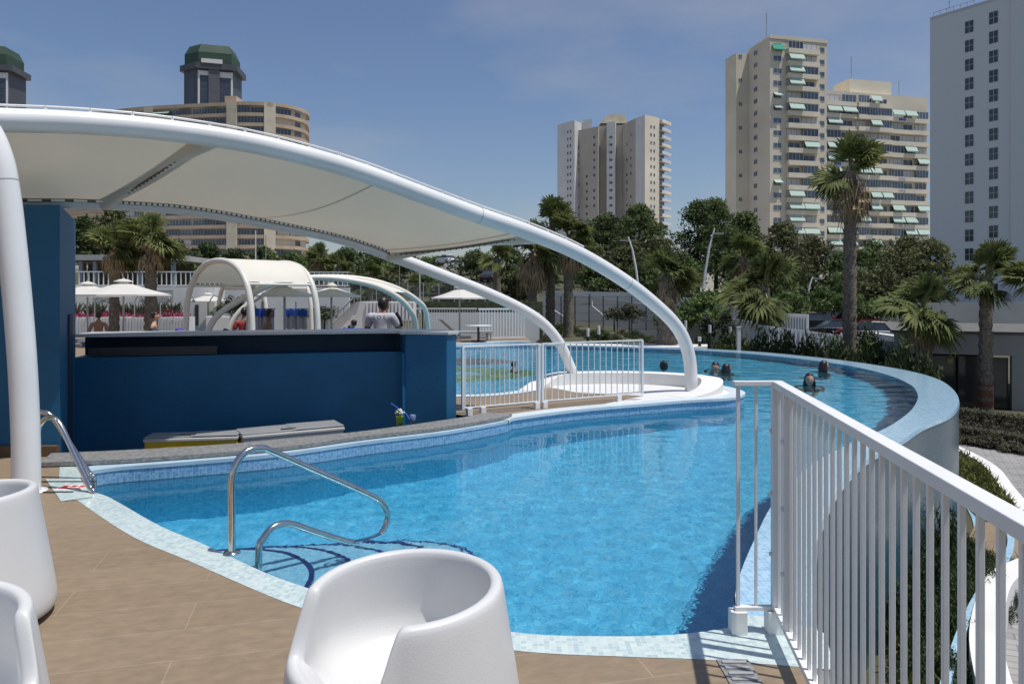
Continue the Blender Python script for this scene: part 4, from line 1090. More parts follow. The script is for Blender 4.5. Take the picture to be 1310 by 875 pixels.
def crown_mesh(name, seed, mat, clumps=70, per=64, leaf=.085, shape='round', core=True):
    r = random.Random(seed); m = MB()
    for c in range(clumps):
        v = rvec(r); rad = r.uniform(.35, 1) ** .5
        if shape == 'pine':
            z = v.z*rad*.5+.5; wid = (1.0-.35*abs(z-.45)*2) if z < .45 else (1.05-((z-.45)/.6)**1.6)
            a = r.uniform(0, 2*PI); q = wid*(r.uniform(.1, 1)**.5)*r.uniform(.75, 1.08)
            cpt = Vector((math.cos(a)*q*.95, math.sin(a)*q*.95, z)); cr = r.uniform(.14, .3)
        else:
            cpt = Vector((v.x*rad*.78, v.y*rad*.78, .5+v.z*rad*.4)); cr = r.uniform(.16, .3)
        for k in range(per):
            u = rvec(r); u.z = u.z*.75+.12
            p = cpt+Vector((u.x*cr*r.uniform(.6, 1.05), u.y*cr*r.uniform(.6, 1.05), u.z*cr*.62))
            leafquad(m, p, (u+rvec(r)*.8), rvec(r), leaf*r.uniform(.6, 1.3), leaf*r.uniform(.8, 1.8))
    return mesh_of(m, name, [mat])
PINE2 = pm('olive_pine_needles', (.085, .1, .035), .8, .3, .3, rnd=.2, trans=.25, col2=(.13, .135, .055))
def tree_crown(name, seed, mat, Rw, hh, kind):
    r = random.Random(seed); m = MB(); k_ = 1.0 if kind in ('pine', 'olive') else .6
    cr0 = min(1.5*k_, Rw*.42); leaf = {'pine': .36, 'olive': .36, 'round': .26, 'grey': .14}[kind]
    ncl = int(min(300, max(26, Rw*hh*Rw/(cr0**3)*1.35)))
    lobes = [(r.uniform(0, 6.28), r.uniform(.0, .55), r.uniform(.25, .95)) for _ in range(6)]
    for c in range(ncl):
        zq = r.random()**.8
        prof = (max(0, 1-((zq-.38)/.62)**2))**.5 if zq > .38 else .78+.22*zq/.38
        a = r.uniform(0, 2*PI); wob = 1+.2*math.sin(2*a+seed)+.13*math.sin(5*a+seed*2+zq*6)
        q = Rw*prof*wob*(r.random()**.33); q = max(0, q-cr0*.5)
        cpt = Vector((math.cos(a)*q, math.sin(a)*q, zq*(hh-cr0*.8)+cr0*.2)); cr = cr0*r.uniform(.6, 1.15)
        n = int({'pine': 72, 'olive': 66, 'round': 60, 'grey': 42}[kind]*min(1.4, (cr/leaf/3)**1.3+.3))
        for k in range(n):
            u = rvec(r)
            if u.z < -.35 and r.random() < .5: u.z = -u.z
            p = cpt+Vector((u.x, u.y, u.z*.72))*cr*r.uniform(.6, 1.02)
            leafquad(m, p, u+rvec(r)*.9, rvec(r)+Vector((0, 0, .3)), leaf*r.uniform(.5, 1.2), leaf*r.uniform(.7, 1.5))
    return mesh_of(m, name, [mat])
rt = random.Random(5)
def tree(name, label, px, ytop, d, wpx, kind='pine', cat='tree', group=None, low=.12, trunkvis=None, mesh=None):
    x = (px-CX)/F*d; g = gz(x, d); top = H+(HY-ytop)/F*d; hh = top-g; Rw = wpx/F*d/2
    t = thing(name, label, cat, (x, d, g-.05), rt.uniform(0, 6.28), group)
    z0 = max(hh*low, hh-Rw*3.4) if trunkvis is None else trunkvis
    me = tree_crown('leaf_crown' if kind in ('round', 'grey') else 'pine_crown', rt.randrange(9999), {'pine': PINE, 'olive': PINE2, 'round': LEAF, 'grey': OLIVE}[kind], Rw*1.06, (hh-z0), kind)
    tw = max(.05, min(.3, hh*.022))
    m = MB()
    pts = [Vector((0, 0, 0)), Vector((rt.uniform(-.1, .1)*hh*.1, 0, hh*.3)), Vector((rt.uniform(-.1, .1)*hh*.2, 0, hh*.55)), Vector((0, 0, hh*.8))]
    m.tube(catmull(pts, 4), [tw*(1.15-.07*i) for i in range(13)], 8)
    for k in range(5):
        a = k*1.3+rt.random(); z = z0+(hh-z0)*(.15+.13*k); p = Vector((0, 0, z))
        m.tube([p, p+Vector((math.cos(a)*Rw*.35, math.sin(a)*Rw*.35, hh*.07)), p+Vector((math.cos(a)*Rw*.5, math.sin(a)*Rw*.5, hh*.09))], [tw*.5, tw*.3, tw*.08], 6)
    m.build('trunk', BARK, t)
    inst('crown', me, t, (0, 0, z0))
    return t
# tall dark pines behind the garden wall (centre to right)
pl = [
 (742, 292, 100, 62, 'pine', 'dark pine leaning over the palm trio below the concrete tower'),
 (775, 272, 104, 84, 'pine', 'dark round pine standing right under the base of the concrete tower'),
 (818, 260, 106, 86, 'pine', 'tallest dark pine in front of the balconies of the concrete tower'),
 (800, 302, 92, 96, 'olive', 'olive green pine before the dark pines, above the first leaning lamp'),
 (846, 300, 98, 60, 'olive', 'slim olive pine filling the dip between two dark pine crowns'),
 (893, 256, 100, 66, 'pine', 'dark pine behind the taller white street lamp'),
 (916, 249, 104, 60, 'pine', 'highest dark pine touching the cream apartment tower edge'),
 (955, 268, 98, 60, 'pine', 'dark pine at the foot of the cream tower shaded side'),
 (935, 290, 90, 70, 'pine', 'broad dark pine over the brown headed fan palm'),
 (1000, 283, 92, 84, 'olive', 'wide olive pine below the sunlit corner of the cream tower'),
 (1040, 296, 96, 70, 'olive', 'olive pine just before the tall shaggy palm trunk'),
 (1118, 306, 96, 64, 'pine', 'dark pine between the tall palm and the pale hotel tower'),
 (1160, 300, 88, 72, 'olive', 'brown green pine beneath the lowest balconies of the slab'),
 (1190, 303, 84, 60, 'olive', 'brown green pine touching the pale hotel tower edge'),
 (870, 320, 86, 80, 'pine', 'low dark pine behind the pineapple shaped garden palm'),
 (1078, 318, 90, 74, 'pine', 'shaded pine directly behind the tall shaggy palm trunk'),
 (985, 325, 80, 90, 'pine', 'low spreading pine above the white slatted fence'),
 (1130, 338, 76, 70, 'olive', 'small olive pine above the parked red cars'),
 (760, 330, 84, 70, 'pine', 'low pine above the light band of the garden retaining wall'),
 (826, 335, 82, 70, 'pine', 'low bushy pine behind the first leaning lamp'),
]
for px, yt, d, wp, k, lab in pl: tree('pine_tree', lab, px, yt, d, wp, k, group='pines beyond the garden wall', low=.06)
# pines and trees behind the bar and on the left hillside
pl = [
 (108, 276, 62, 36, 'pine', 'slim dark pine beside the blue wall block top'),
 (146, 262, 64, 60, 'olive', 'yellow green pine behind the two palms by the umbrellas'),
 (182, 274, 70, 44, 'olive', 'olive pine just before the curved tan apartments'),
 (224, 306, 80, 60, 'pine', 'dark low pine in front of the tan apartments lower floors'),
 (266, 309, 82, 52, 'pine', 'dark pine standing over the cream barrel shelter'),
 (300, 318, 78, 50, 'pine', 'small dark pine behind the barrel shelter ridge'),
 (336, 314, 84, 56, 'pine', 'dark pine below the rounded end of the tan apartments'),
 (374, 320, 84, 56, 'pine', 'dark pine right of the thin lamp poles on the slope'),
 (408, 314, 92, 60, 'pine', 'dark pine over the two parallel arches of the small canopy'),
 (445, 316, 98, 60, 'pine', 'dark pine on the slope behind the seated barman'),
 (480, 318, 102, 56, 'pine', 'dark pine touching the rear arch of the large canopy'),
 (516, 322, 108, 50, 'olive', 'olive scrub pine beside the parked cars on the hill'),
 (610, 318, 104, 60, 'pine', 'dark pine under the end beam of the canopy'),
 (648, 310, 96, 60, 'pine', 'dark pine behind the slender young palm'),
 (690, 322, 90, 60, 'pine', 'dark pine behind the palm trio by the garden wall'),
 (560, 326, 140, 46, 'pine', 'far dark pine above the white cars on the slope'),
 (575, 352, 76, 60, 'olive', 'low olive pine below the white cars on the slope'),
 (545, 350, 84, 50, 'pine', 'low dark pine behind the end of the small canopy'),
 (500, 346, 74, 66, 'olive', 'low olive pine above the slatted landing of the white stair'),
 (455, 348, 76, 56, 'pine', 'low dark pine above the sloping white stair handrail'),
 (660, 345, 70, 70, 'olive', 'low olive pine between the slender palm and the palm trio'),
 (392, 344, 72, 60, 'olive', 'low olive pine above the barrel shelter end arch'),
 (612, 362, 66, 44, 'olive', 'low scrubby pine under the dark hillside car'),
 (350, 338, 70, 60, 'pine', 'low dark pine peeking over the barrel shelter ridge'),
 (240, 332, 66, 60, 'pine', 'low dark pine beside the grey roofed terrace'),
 (592, 330, 140, 40, 'olive', 'far olive pine right of the white cars on the slope'),
]
for px, yt, d, wp, k, lab in pl: tree('pine_tree', lab, px, yt, d, wp, k, group='pines on the slope', low=.05)
pl = [
 (905, 372, 48, 70, 'round', 'light green leafy tree under the taller street lamp', 1.4),
 (870, 388, 50, 46, 'round', 'light green tree before the pale road wall', 1.2),
 (1085, 372, 62, 70, 'round', 'bright green tree behind the dark parked cars', 1.0),
 (1052, 366, 64, 46, 'round', 'bright green tree beside the small lamp above the cars', 1.0),
 (1128, 378, 60, 50, 'round', 'green tree to the side of the tall palm above the red car', .8),
 (1005, 372, 60, 56, 'round', 'mid green tree over the white slatted fence', .8),
 (930, 398, 40, 26, 'grey', 'thin staked garden tree with sparse grey leaves by the slatted fence', 1.1),
 (906, 402, 41, 22, 'grey', 'thin staked garden tree with sparse crown near the black bollards', 1.1),
 (805, 388, 44, 42, 'grey', 'sparse grey olive tree before the retaining wall near the first lamp', .8),
 (786, 392, 44, 26, 'grey', 'smaller sparse olive tree before the retaining wall', .8),
 (415, 392, 40, 56, 'grey', 'bushy grey olive tree behind the white stair block', .9),
 (440, 388, 42, 44, 'grey', 'second grey olive behind the parasol and stair block', .9),
]
for px, yt, d, wp, k, lab, tv in pl: tree('garden_tree', lab, px, yt, d, wp, k, trunkvis=tv)

# ---- fan palms
def fan_crown(name, seed, nf, mat, droop=1.0, spread=(-35, 85), size=1.0, pet=.8):
    r = random.Random(seed); m = MB()
    for i in range(nf):
        a = 2.4*i+r.uniform(-.5, .5); el = R(spread[0]+(spread[1]-spread[0])*min(1, max(0, ((i*0.618) % 1)**.85+r.uniform(-.06, .06))))
        d = Vector((math.cos(a)*math.cos(el), math.sin(a)*math.cos(el), math.sin(el)))
        L = pet*r.uniform(.6, 1.15)*size
        sagp = .16*L*droop*math.cos(el)
        p = d*L-Vector((0, 0, sagp)); dt = (d-Vector((0, 0, .35*math.cos(el)*droop))).normalized()
        m.bar(Vector((0, 0, 0)), d*L*.55-Vector((0, 0, sagp*.2)), .035*size, .02*size, 1); m.bar(d*L*.55-Vector((0, 0, sagp*.2)), p, .03*size, .018*size, 1)
        side = dt.cross(Vector((0, 0, 1))); side = side.normalized() if side.length > 1e-3 else Vector((1, 0, 0)); up = side.cross(dt)
        roll = r.uniform(-.9, .9); side = side*math.cos(roll)+up*math.sin(roll); up = side.cross(dt)
        ns = 17; fr_ = .8*size*r.uniform(.75, 1.12); half = r.uniform(78, 118)
        for k in range(ns):
            b = R(lerp(-half, half, k/(ns-1)))+r.uniform(-.05, .05)
            q = (dt*math.cos(b)+side*math.sin(b)+up*(.34*abs(math.sin(b)))).normalized()
            l = fr_*(1-.2*abs(b)/1.8)*r.uniform(.85, 1.1); s2 = q.cross(up).normalized()
            dr = Vector((0, 0, -1))*l*(.05+.2*r.random()**1.5)*droop
            p1 = p+q*l*.5; p2 = p+q*l*.8+dr*.45; p3 = p+q*l*1.0+dr*1.5; w1 = l*.07
            m.add([p, p1-s2*w1+up*w1*.4, p1, p1+s2*w1+up*w1*.4, p2-s2*w1*.55, p2+s2*w1*.55, p3], [(0, 1, 2), (0, 2, 3), (1, 4, 5, 3), (4, 6, 5)], 0)
    return mesh_of(m, name, [mat, pm('frond_stem', (.16, .17, .06), .6, .2)])
FC = [fan_crown('fan_crown', 3+i, 46, FROND, 1.0, (-40, 84)) for i in range(3)]
FCW = [fan_crown('fan_crown', 13, 46, FROND, 1.1, (-62, 85))]
def skirt_mesh(name, seed, n=70, long=1.0):
    r = random.Random(seed); m = MB()
    for i in range(n):
        a = r.uniform(0, 2*PI); z = -r.uniform(.0, .7)*long; q = r.uniform(.12, .3)
        p = Vector((math.cos(a)*q, math.sin(a)*q, z)); o = Vector((math.cos(a), math.sin(a), 0))
        L = r.uniform(.35, .8)*long; s = Vector((-math.sin(a), math.cos(a), 0))
        for k in range(5):
            b = (k-2)*.16+r.uniform(-.06, .06)
            e = p+o*L*r.uniform(.15, .6)*.6+s*b*L+Vector((0, 0, -L)); c = p+o*L*.3+s*b*L*.5+Vector((0, 0, -L*.35)); ww = .022
            m.add([p, c-s*ww, c+s*ww, e], [(0, 1, 3, 2)], 0)
    return mesh_of(m, name, [DEADF])
SK = [skirt_mesh('dead_fronds', 1, 40), skirt_mesh('dead_fronds', 2, 62, 1.35)]
def palm(label, px, d, ycrown, wpx, ybase=None, tw=.3, crown=0, skirt=None, bulge=1.0, name='fan_palm', lean=0.0, rotz=None, wrap=False):
    x = (px-CX)/F*d; g = gz(x, d)
    if ybase is not None: g = H+(HY-ybase)/F*d
    zc = H+(HY-ycrown)/F*d; hh = zc-g
    t = thing(name, label, 'palm tree', (x, d, g-.05), rt.uniform(0, 6.28) if rotz is None else rotz)
    m = MB(); n = max(10, int(hh/.16)); pts = []; rad = []
    for i in range(n+1):
        q = i/n; pts.append((lean*math.sin(q*PI*.5)*.5, 0, hh*q)); b = tw/2*(1.12-.25*q if i else 1.35)*bulge
        rad.append(b*(1.0+(.13 if i % 2 else -.06)+rt.uniform(-.05, .05)))
    m.tube(pts, rad, 12)
    # old leaf bases
    for i in range(int(hh*16)):
        z = hh*rt.random()*.98+.04; a = rt.uniform(0, 6.28); b = tw/2*(1.12-.25*z/hh); o = Vector((math.cos(a), math.sin(a), 0)); p = Vector((lean*math.sin(z/hh*PI*.5)*.5, 0, z))+o*b*.95
        s = Vector((-o.y, o.x, 0))*tw*.13
        m.add([p-s, p+s, p+o*tw*.16+Vector((0, 0, tw*.42))], [(0, 1, 2)], 0)
    m.build('trunk', WOODT, t)
    Rw = wpx/F*d/2/1.45
    me = FC[crown % 3] if crown < 3 else FCW[0]
    inst('crown', me, t, (lean*.5, 0, hh), (Rw, Rw, Rw), rt.uniform(0, 6))
    if skirt is not None: inst('dead_fronds', SK[skirt], t, (lean*.5, 0, hh+.05), (Rw*1.2, Rw*1.2, Rw*1.2))
    if wrap:
        m = MB(); m.tube([(0, 0, .0), (0, 0, .3), (0, 0, .95)], [tw*.56, tw*.58, tw*.55], 14); m.build('bark_wrap', pm('red_brown_wrap', (.2, .085, .04), .9, .2, 5), t)
    return t
palm('dark palm with a straight trunk standing behind the nearer white parasol', 146, 28, 318, 80, tw=.33, skirt=0)
palm('stouter palm with a shaggy trunk, second one behind the nearer parasol', 193, 28, 308, 88, tw=.42, crown=1, skirt=0)
palm('palm with low hanging dead leaves, first trunk of the garden trio', 681, 35, 322, 84, tw=.42, crown=0, skirt=1)
palm('tallest palm of the garden trio rising above the canopy arch', 704, 36, 290, 84, tw=.42, crown=2, skirt=1)
palm('palm with a brown skirt, third trunk of the garden trio', 727, 35, 302, 78, tw=.42, crown=1, skirt=1)
palm('slender young palm with a small crown beside the palm trio', 636, 36, 330, 50, tw=.35, crown=1)
palm('low stout palm at the far pool rim between the canopy arch and lamp', 853, 28, 352, 88, tw=.66, crown=3, skirt=0)
palm('brown headed fan palm behind the bushy garden palm', 950, 52, 328, 66, tw=.5, crown=1, skirt=1)
palm('bushy spreading palm with a dark trunk before the slatted fence', 977, 36, 366, 118, tw=.62, crown=3)
palm('very tall palm with a shaggy brown skirt rising over the pool rim', 1086, 28, 218, 104, tw=.46, crown=0, skirt=1, lean=.1)
palm('low palm with drooping brown lower leaves beside the grey pavilion', 1182, 24.0, 392, 112, tw=.5, crown=3, skirt=0)
palm('trimmed palm with a red brown trunk base before the glass doors', 1261, 23.2, 352, 100, tw=.36, crown=2, wrap=True, ybase=528)
palm('palm cut by the picture edge with its fronds reaching in', 1340, 22, 366, 116, tw=.46, crown=1)
palm('small palm on the slope behind the seated barman', 434, 56, 340, 44, tw=.4, crown=0, skirt=0)
palm('small palm with hanging leaves on the slope above the small canopy', 474, 58, 352, 40, tw=.4, crown=1, skirt=0)
palm('small brown palm on the slope left of its green neighbour', 408, 60, 330, 46, tw=.45, crown=2, skirt=1)
palm('small palm low on the slope under the canopy end', 532, 54, 366, 36, tw=.35, crown=0)
# ---- bushes
def bush_mesh(name, seed, mat, clumps=30, per=50, leaf=.06):
    r = random.Random(seed); m = MB()
    for c in range(clumps):
        a = r.uniform(0, 6.28); q = r.random()**.5; z = .75*(1-q*q)*r.uniform(.4, 1)
        cpt = Vector((math.cos(a)*q*.85, math.sin(a)*q*.85, z+.1))
        for k in range(per):
            u = rvec(r); p = cpt+u*r.uniform(.1, .24); p.z = max(p.z, 0)
            leafquad(m, p, u+rvec(r)*.7, Vector((0, 0, 1))+rvec(r)*.6, leaf*r.uniform(.5, 1.2), leaf*r.uniform(1, 2.2))
    return mesh_of(m, name, [mat])
JUN = pm('juniper_green', (.035, .06, .018), .8, .35, 3, trans=.15)
BUSHJ = bush_mesh('juniper', 4, JUN, 60, 70, .05)
BUSHS = bush_mesh('sage', 5, pm('grey_brown_shrub', (.1, .095, .06), .9, .3, 2, trans=.15), 40, 60, .07)
BUSHG = bush_mesh('green_bush', 6, pm('hedge_green', (.05, .075, .022), .85, .35, 2, trans=.2), 40, 55, .08)
def bush(name, label, loc, r_, h_, me, cat='shrub', group=None):
    o = inst(name, me, None, loc, (r_, r_, h_), rt.uniform(0, 6)); tag(o, label, cat, group); return o
bush('juniper_bush', 'tall dark green bush behind the fence balusters, highest of the wall foot bushes', (5.35, 9.25, GL), .55, 1.15, BUSHJ)
bush('juniper_bush', 'green bush seen between balusters in front of the tall wall foot bush', (4.85, 8.5, GL), .5, .95, BUSHJ)
bush('juniper_bush', 'low green bush nearest the curved wall foot behind the fence', (4.25, 7.75, GL), .5, .85, BUSHJ)
bush('juniper_bush', 'small trailing green bush beside the white kerb under the fence', (5.5, 8.7, GL), .4, .4, BUSHJ)
for x_, y_, r_, h_, s_ in ((3.95, 6.9, .45, .5, 'closest to the deck under the fence'), (6.05, 9.75, .42, .6, 'at the tan landing corner'), (5.75, 9.0, .38, .5, 'against the bend of the white planter wall'), (4.6, 7.75, .4, .45, 'low against the inner side of the planter wall')):
    bush('juniper_bush', 'green bush at the curved wall foot '+s_, (x_, y_, GL), r_, h_, BUSHJ)
k = 0
for i in range(16):
    px = 1226+i*7.2; row = i % 2
    p = gp(px, 547+row*16+ (i*1.2), GL)
    o = bush('lavender_mound', 'low grey brown shrub mound in the bed before the pavilion doors', (p.x, p.y, GL), .75, .62 if row == 0 else .42, BUSHS, 'shrub', 'shrub mounds before the pavilion')
hl = ['beside the black bollards', 'under the bushy spreading palm', 'at the foot of the tall white slats', 'behind the swimmer in the far water', 'just before the tall palm trunk', 'between tall palm and low palm', 'touching the low drooping palm trunk', 'against the low end of the slatted fence', 'beside the stout rim palm']
for (px, d, r_, h_), s_ in zip([(935, 30, 1.3, .8), (978, 29.5, 1.4, .9), (1015, 29, 1.5, .85), (1048, 28.0, 1.4, .8), (1076, 26.5, 1.2, .8), (1125, 24, 1.3, 1.0), (1165, 22.6, 1.2, 1.0), (1100, 30, 1.5, 1.2), (900, 31, .9, .5)], hl):
    x = (px-CX)/F*d; zt_ = min(-.15, gz(x, d)) 
    bush('hedge_bush', 'clipped green bush beyond the pool rim '+s_, (x, d, gz(x, d)-.1), r_, max(h_, (-.12-gz(x, d))+h_*.55), BUSHG, 'bush')
for i in range(12):
    px = 700+i*15+(i*37 % 9); d = 31+(i*53 % 11); x = (px-CX)/F*d
    bush('garden_shrub', 'low rounded dark shrub on the garden lawn behind the far pool rim', (x, d, gz(x, d)-.05), .55+.25*((i*7) % 3)/2, .4+.2*((i*5) % 3)/2, BUSHG if i % 3 else BUSHS, 'shrub', 'lawn shrubs behind the pool rim')
# upright cypress-like plants along the slats
CYP = bush_mesh('cypress', 8, JUN, 40, 40, .12)
for i, px in enumerate(list(range(948, 1000, 11))+list(range(1016, 1056, 10))+[1098, 1112, 1126, 1140, 1152, 1160]):
    d = 33-.012*(px-940)*2.2; x = (px-CX)/F*d; g = gz(x, d); zt_ = H+(HY-(441-(i % 3)*3+max(0, px-1090)*.25))/F*d
    bush('column_plant', 'narrow upright dark green plant in the row along the white slatted fence', (x, d, g-.05), .24, (zt_-g)*1.0, CYP, 'plant', 'upright plants along the slatted fence')
# ================================================================== LOWER GARDEN
mb = MB()
path = [(9.3, 13.9), (8.7, 12.6), (7.9, 11.1), (6.9, 9.5), (5.6, 8.6), (4.3, 6.7), (3.4, 4.5), (3.0, 2), (30, 2), (30, 19.2), (17.5, 20.6), (14.2, 21.3), (11.5, 22.6), (10.9, 20), (10.55, 17.5), (10.1, 15.6)]
mb.poly(path, GL+.006); tag(mb.build('paved_path', PAVE), kind='structure')
kb = catmull([(11.2, 21.5), (10.75, 19), (10.45, 17), (10.05, 15.5), (9.3, 13.9), (8.7, 12.6), (7.95, 11.15)], 6)
mb = MB(); a = offset(kb, .12); b = offset(kb, -.12)
mb.strip(v3(b, GL+.14), v3(a, GL+.14)); mb.strip(v3(a, GL), v3(a, GL+.14)); mb.strip(v3(b, GL+.14), v3(b, GL))
tag(mb.build('white_kerb', PLASTER, flip=True), kind='structure')
# catch channel at the foot of the wall
ba = catmull([(8.75, 17.2), (8.75, 15.6), (8.3, 13.9), (7.75, 12.5), (7.0, 11.2), (6.15, 10.0), (5.2, 9.0), (4.4, 8.05), (3.6, 7.0), (2.9, 6.0)], 6)
wdt = [lerp(.42, .06, sstep(10.5, 13.5, p.y)) for p in ba]; _o = offset(ba, 1.0); bb_ = [Vector((p.x, p.y)).lerp(q, w_) for p, q, w_ in zip(ba, _o, wdt)]
mb = MB(); mb.strip(v3(ba, GL+.02), v3(bb_, GL+.02)); 
b3 = [Vector((p.x, p.y)).lerp(q, w_+.08) for p, q, w_ in zip(ba, _o, wdt)]; mb.strip(v3(bb_, GL+.3), v3(b3, GL+.3)); mb.strip(v3(bb_, GL+.02), v3(bb_, GL+.3)); mb.strip(v3(b3, GL), v3(b3, GL+.3))
tag(mb.build('catch_channel', RIMM, flip=True), kind='structure')
# planting strip ground cover
lw_ = [Vector((p.x, p.y)) for p in catmull([(6.9, 9.6), (5.95, 8.95), (5.2, 8.05), (4.5, 7.0), (3.9, 5.7), (3.6, 4.2)], 6)]
mb = MB(); r = random.Random(3)
ins = offset(kb, -.16); ous = [Vector((p.x, p.y)).lerp(q, w_+.1) for p, q, w_ in zip(ba, _o, wdt)]
A = resample(ins, 40); B = resample([p for p in ous if p.y > 11.0], 40)
for i in range(4200):
    q = r.random()*39; j = int(q); a = A[j].lerp(A[min(j+1, 39)], q-j); b = B[j].lerp(B[min(j+1, 39)], q-j); p = a.lerp(b, r.random()**1.2)
    leafquad(mb, Vector((p.x, p.y, GL+r.uniform(0, .22))), rvec(r), Vector((0, 0, 1))+rvec(r)*.7, .05, r.uniform(.08, .2))
for i in range(2600):
    q = r.random(); j = q*(len(lw_)-1); j0 = int(j); a = lw_[j0].lerp(lw_[min(j0+1, len(lw_)-1)], j-j0); p = a+Vector((-.78, .62))*r.uniform(.12, .85)
    leafquad(mb, Vector((p.x, p.y, GL+r.uniform(0, .25))), rvec(r), Vector((0, 0, 1))+rvec(r)*.7, .05, r.uniform(.08, .2))
tag(mb.build('ground_cover', pm('yellow_green_cover', (.11, .125, .03), .9, .35, 3, trans=.2), None), kind='stuff')
# tan landing and low white wall at the wall foot
mb = MB(); mb.poly([(5.95, 9.3), (7.0, 9.55), (7.85, 11.1), (7.3, 11.6), (6.6, 10.7)], GL+.2); mb.strip(v3([(5.95, 9.3), (7.0, 9.55), (7.85, 11.1)], GL), v3([(5.95, 9.3), (7.0, 9.55), (7.85, 11.1)], GL+.2))
tag(mb.build('tan_landing', DECK, flip=True), kind='structure')
lw = catmull([(6.9, 9.6), (5.95, 8.95), (5.2, 8.05), (4.5, 7.0), (3.9, 5.7), (3.6, 4.2)], 6)
mb = MB(); a = offset(lw, .14); b = offset(lw, -.14)
mb.strip(v3(b, GL+.34), v3(a, GL+.34)); mb.strip(v3(a, GL), v3(a, GL+.34)); mb.strip(v3(b, GL+.34), v3(b, GL))
mb.add([(*a[0], GL), (*b[0], GL), (*b[0], GL+.34), (*a[0], GL+.34)], [(0, 1, 2, 3)])
tag(mb.build('planter_wall', PLASTER, flip=True), 'low white planter wall curving below the fence beside the green bushes', 'wall')
# ================================================================== FAR GARDEN WALLS, FENCES, LAMPS
def wall(name, label, pts, zs0, zs1, th, mat, cap=None, cat='wall'):
    m = MB(); P_ = [Vector((p[0], p[1])) for p in pts]; a = offset(P_, th/2); b = offset(P_, -th/2)
    A0 = [Vector((p.x, p.y, z)) for p, z in zip(a, zs0)]; A1 = [Vector((p.x, p.y, z)) for p, z in zip(a, zs1)]
    B0 = [Vector((p.x, p.y, z)) for p, z in zip(b, zs0)]; B1 = [Vector((p.x, p.y, z)) for p, z in zip(b, zs1)]
    m.strip(B0, B1); m.strip(A1, A0); m.strip(B1, A1)
    for k in (0, -1): m.add([A0[k], B0[k], B1[k], A1[k]], [(0, 1, 2, 3)])
    o = m.build(name, mat, flip=True); tag(o, label, cat); return o
def pxw(px, d): return ((px-CX)/F*d, d)
def zz(py, d): return H+(HY-py)/F*d
wall('retaining_wall', 'grey concrete retaining wall sloping down behind the garden palms', [pxw(694, 54), pxw(735, 53.5), pxw(790, 53), pxw(860, 52), pxw(940, 50), pxw(1010, 49)], [-1.6]*4+[-2.4]*2, [zz(y, d) for y, d in ((372, 54), (376, 53.5), (384, 53), (395, 52), (408, 50), (420, 49))], .3, CONC)
wall('road_wall', 'paler upper band of wall behind the grey retaining wall under the lamps', [pxw(694, 62), pxw(800, 60), pxw(900, 58), pxw(985, 56)], [-2.4]*4, [zz(y, d) for y, d in ((372, 62), (374, 60), (383, 58), (400, 56))], .3, GREYW)
wall('boundary_wall', 'white plaster boundary wall behind the far pool edge and the white gate', [pxw(545, 31), pxw(690, 31)], [-.5, -.5], [zz(400, 31)]*2, .2, PLASTER)
wall('terrace_wall', 'tall white terrace wall behind the parasols and garden showers', [(-27, 40), (-9.0, 41)], [-.6, -.6], [zz(366, 40), zz(368, 41)], .3, PLASTER)
wall('hedge_strip', 'long clipped grey green hedge on top of the white boundary wall', [pxw(540, 33), pxw(694, 33)], [-.5, -.5], [zz(386, 33)]*2, .6, pm('hedge_olive', (.075, .085, .04), .9, .4, 6, bump=1, bscale=14), cat='hedge')
t = thing('shower_block', 'white changing cabin with a narrow dark slit window behind the barrel shelter', 'cabin', (0, 0, 0))
a = at(248, 400, 34); m = MB(); m.box((a.x, a.y+.6, .7), (1.9, 1.2, 2.5)); m.build('wall', PLASTER, t)
m = MB(); b_ = at(252, 400, 34); m.box((b_.x, 33.99, zz(403, 34)), (.16, .04, .95)); m.build('window', GLASS, t)
for (px, ww), lab in zip(((130, 0.9), (205, 2.2)), ('small dark louvre panel in the terrace wall behind the first palm', 'wide grey louvre panel in the terrace wall left of the barrel shelter')):
    m = MB(); a = at(px, 379, 39.75)
    for k in range(5): m.box((a.x, a.y-.03, a.z-.3+k*.14), (ww, .05, .1))
    tag(m.build('vent_panel', GREYMET), lab, 'vent')
def rail_fence(name, label, a, b, z0, h, n, mat=WHITE, bw=.03, posts=0, nrails=2):
    a = Vector(a); b = Vector(b); d = b-a; L = d.length; t = thing(name, label, 'fence', (a.x, a.y, z0), math.atan2(d.y, d.x))
    m = MB(); m.box((L/2, 0, h), (L, .06, .06)); m.build('top_rail', mat, t)
    m = MB(); m.box((L/2, 0, .08), (L, .05, .05)); m.build('bottom_rail', mat, t)
    base = None
    for i in range(n):
        if base is None: mm = MB(); mm.box((0, 0, h/2+.04), (bw, bw, h-.16)); base = mm.build('baluster', mat, t); c = base
        else: c = base.copy(); COL.objects.link(c); c.parent = t
        c.location.x = L*(i+.5)/n
    return t
rail_fence('terrace_fence', 'white slatted railing on top of the terrace wall behind the palms', (-27, 40), (-9.0, 41), zz(367, 40), .82, 70, WHITE, .045)
rail_fence('pool_gate_fence', 'white picket gate fence on the far pool deck before the palms', pxw(612, 25.6), pxw(672, 26.2), 0, 1.08, 16, WHITE, .03)
rail_fence('pool_fence', 'long white picket fence running behind the far sun loungers', pxw(478, 28.5), pxw(610, 28.5), -.1, 1.15, 40, WHITE, .025)
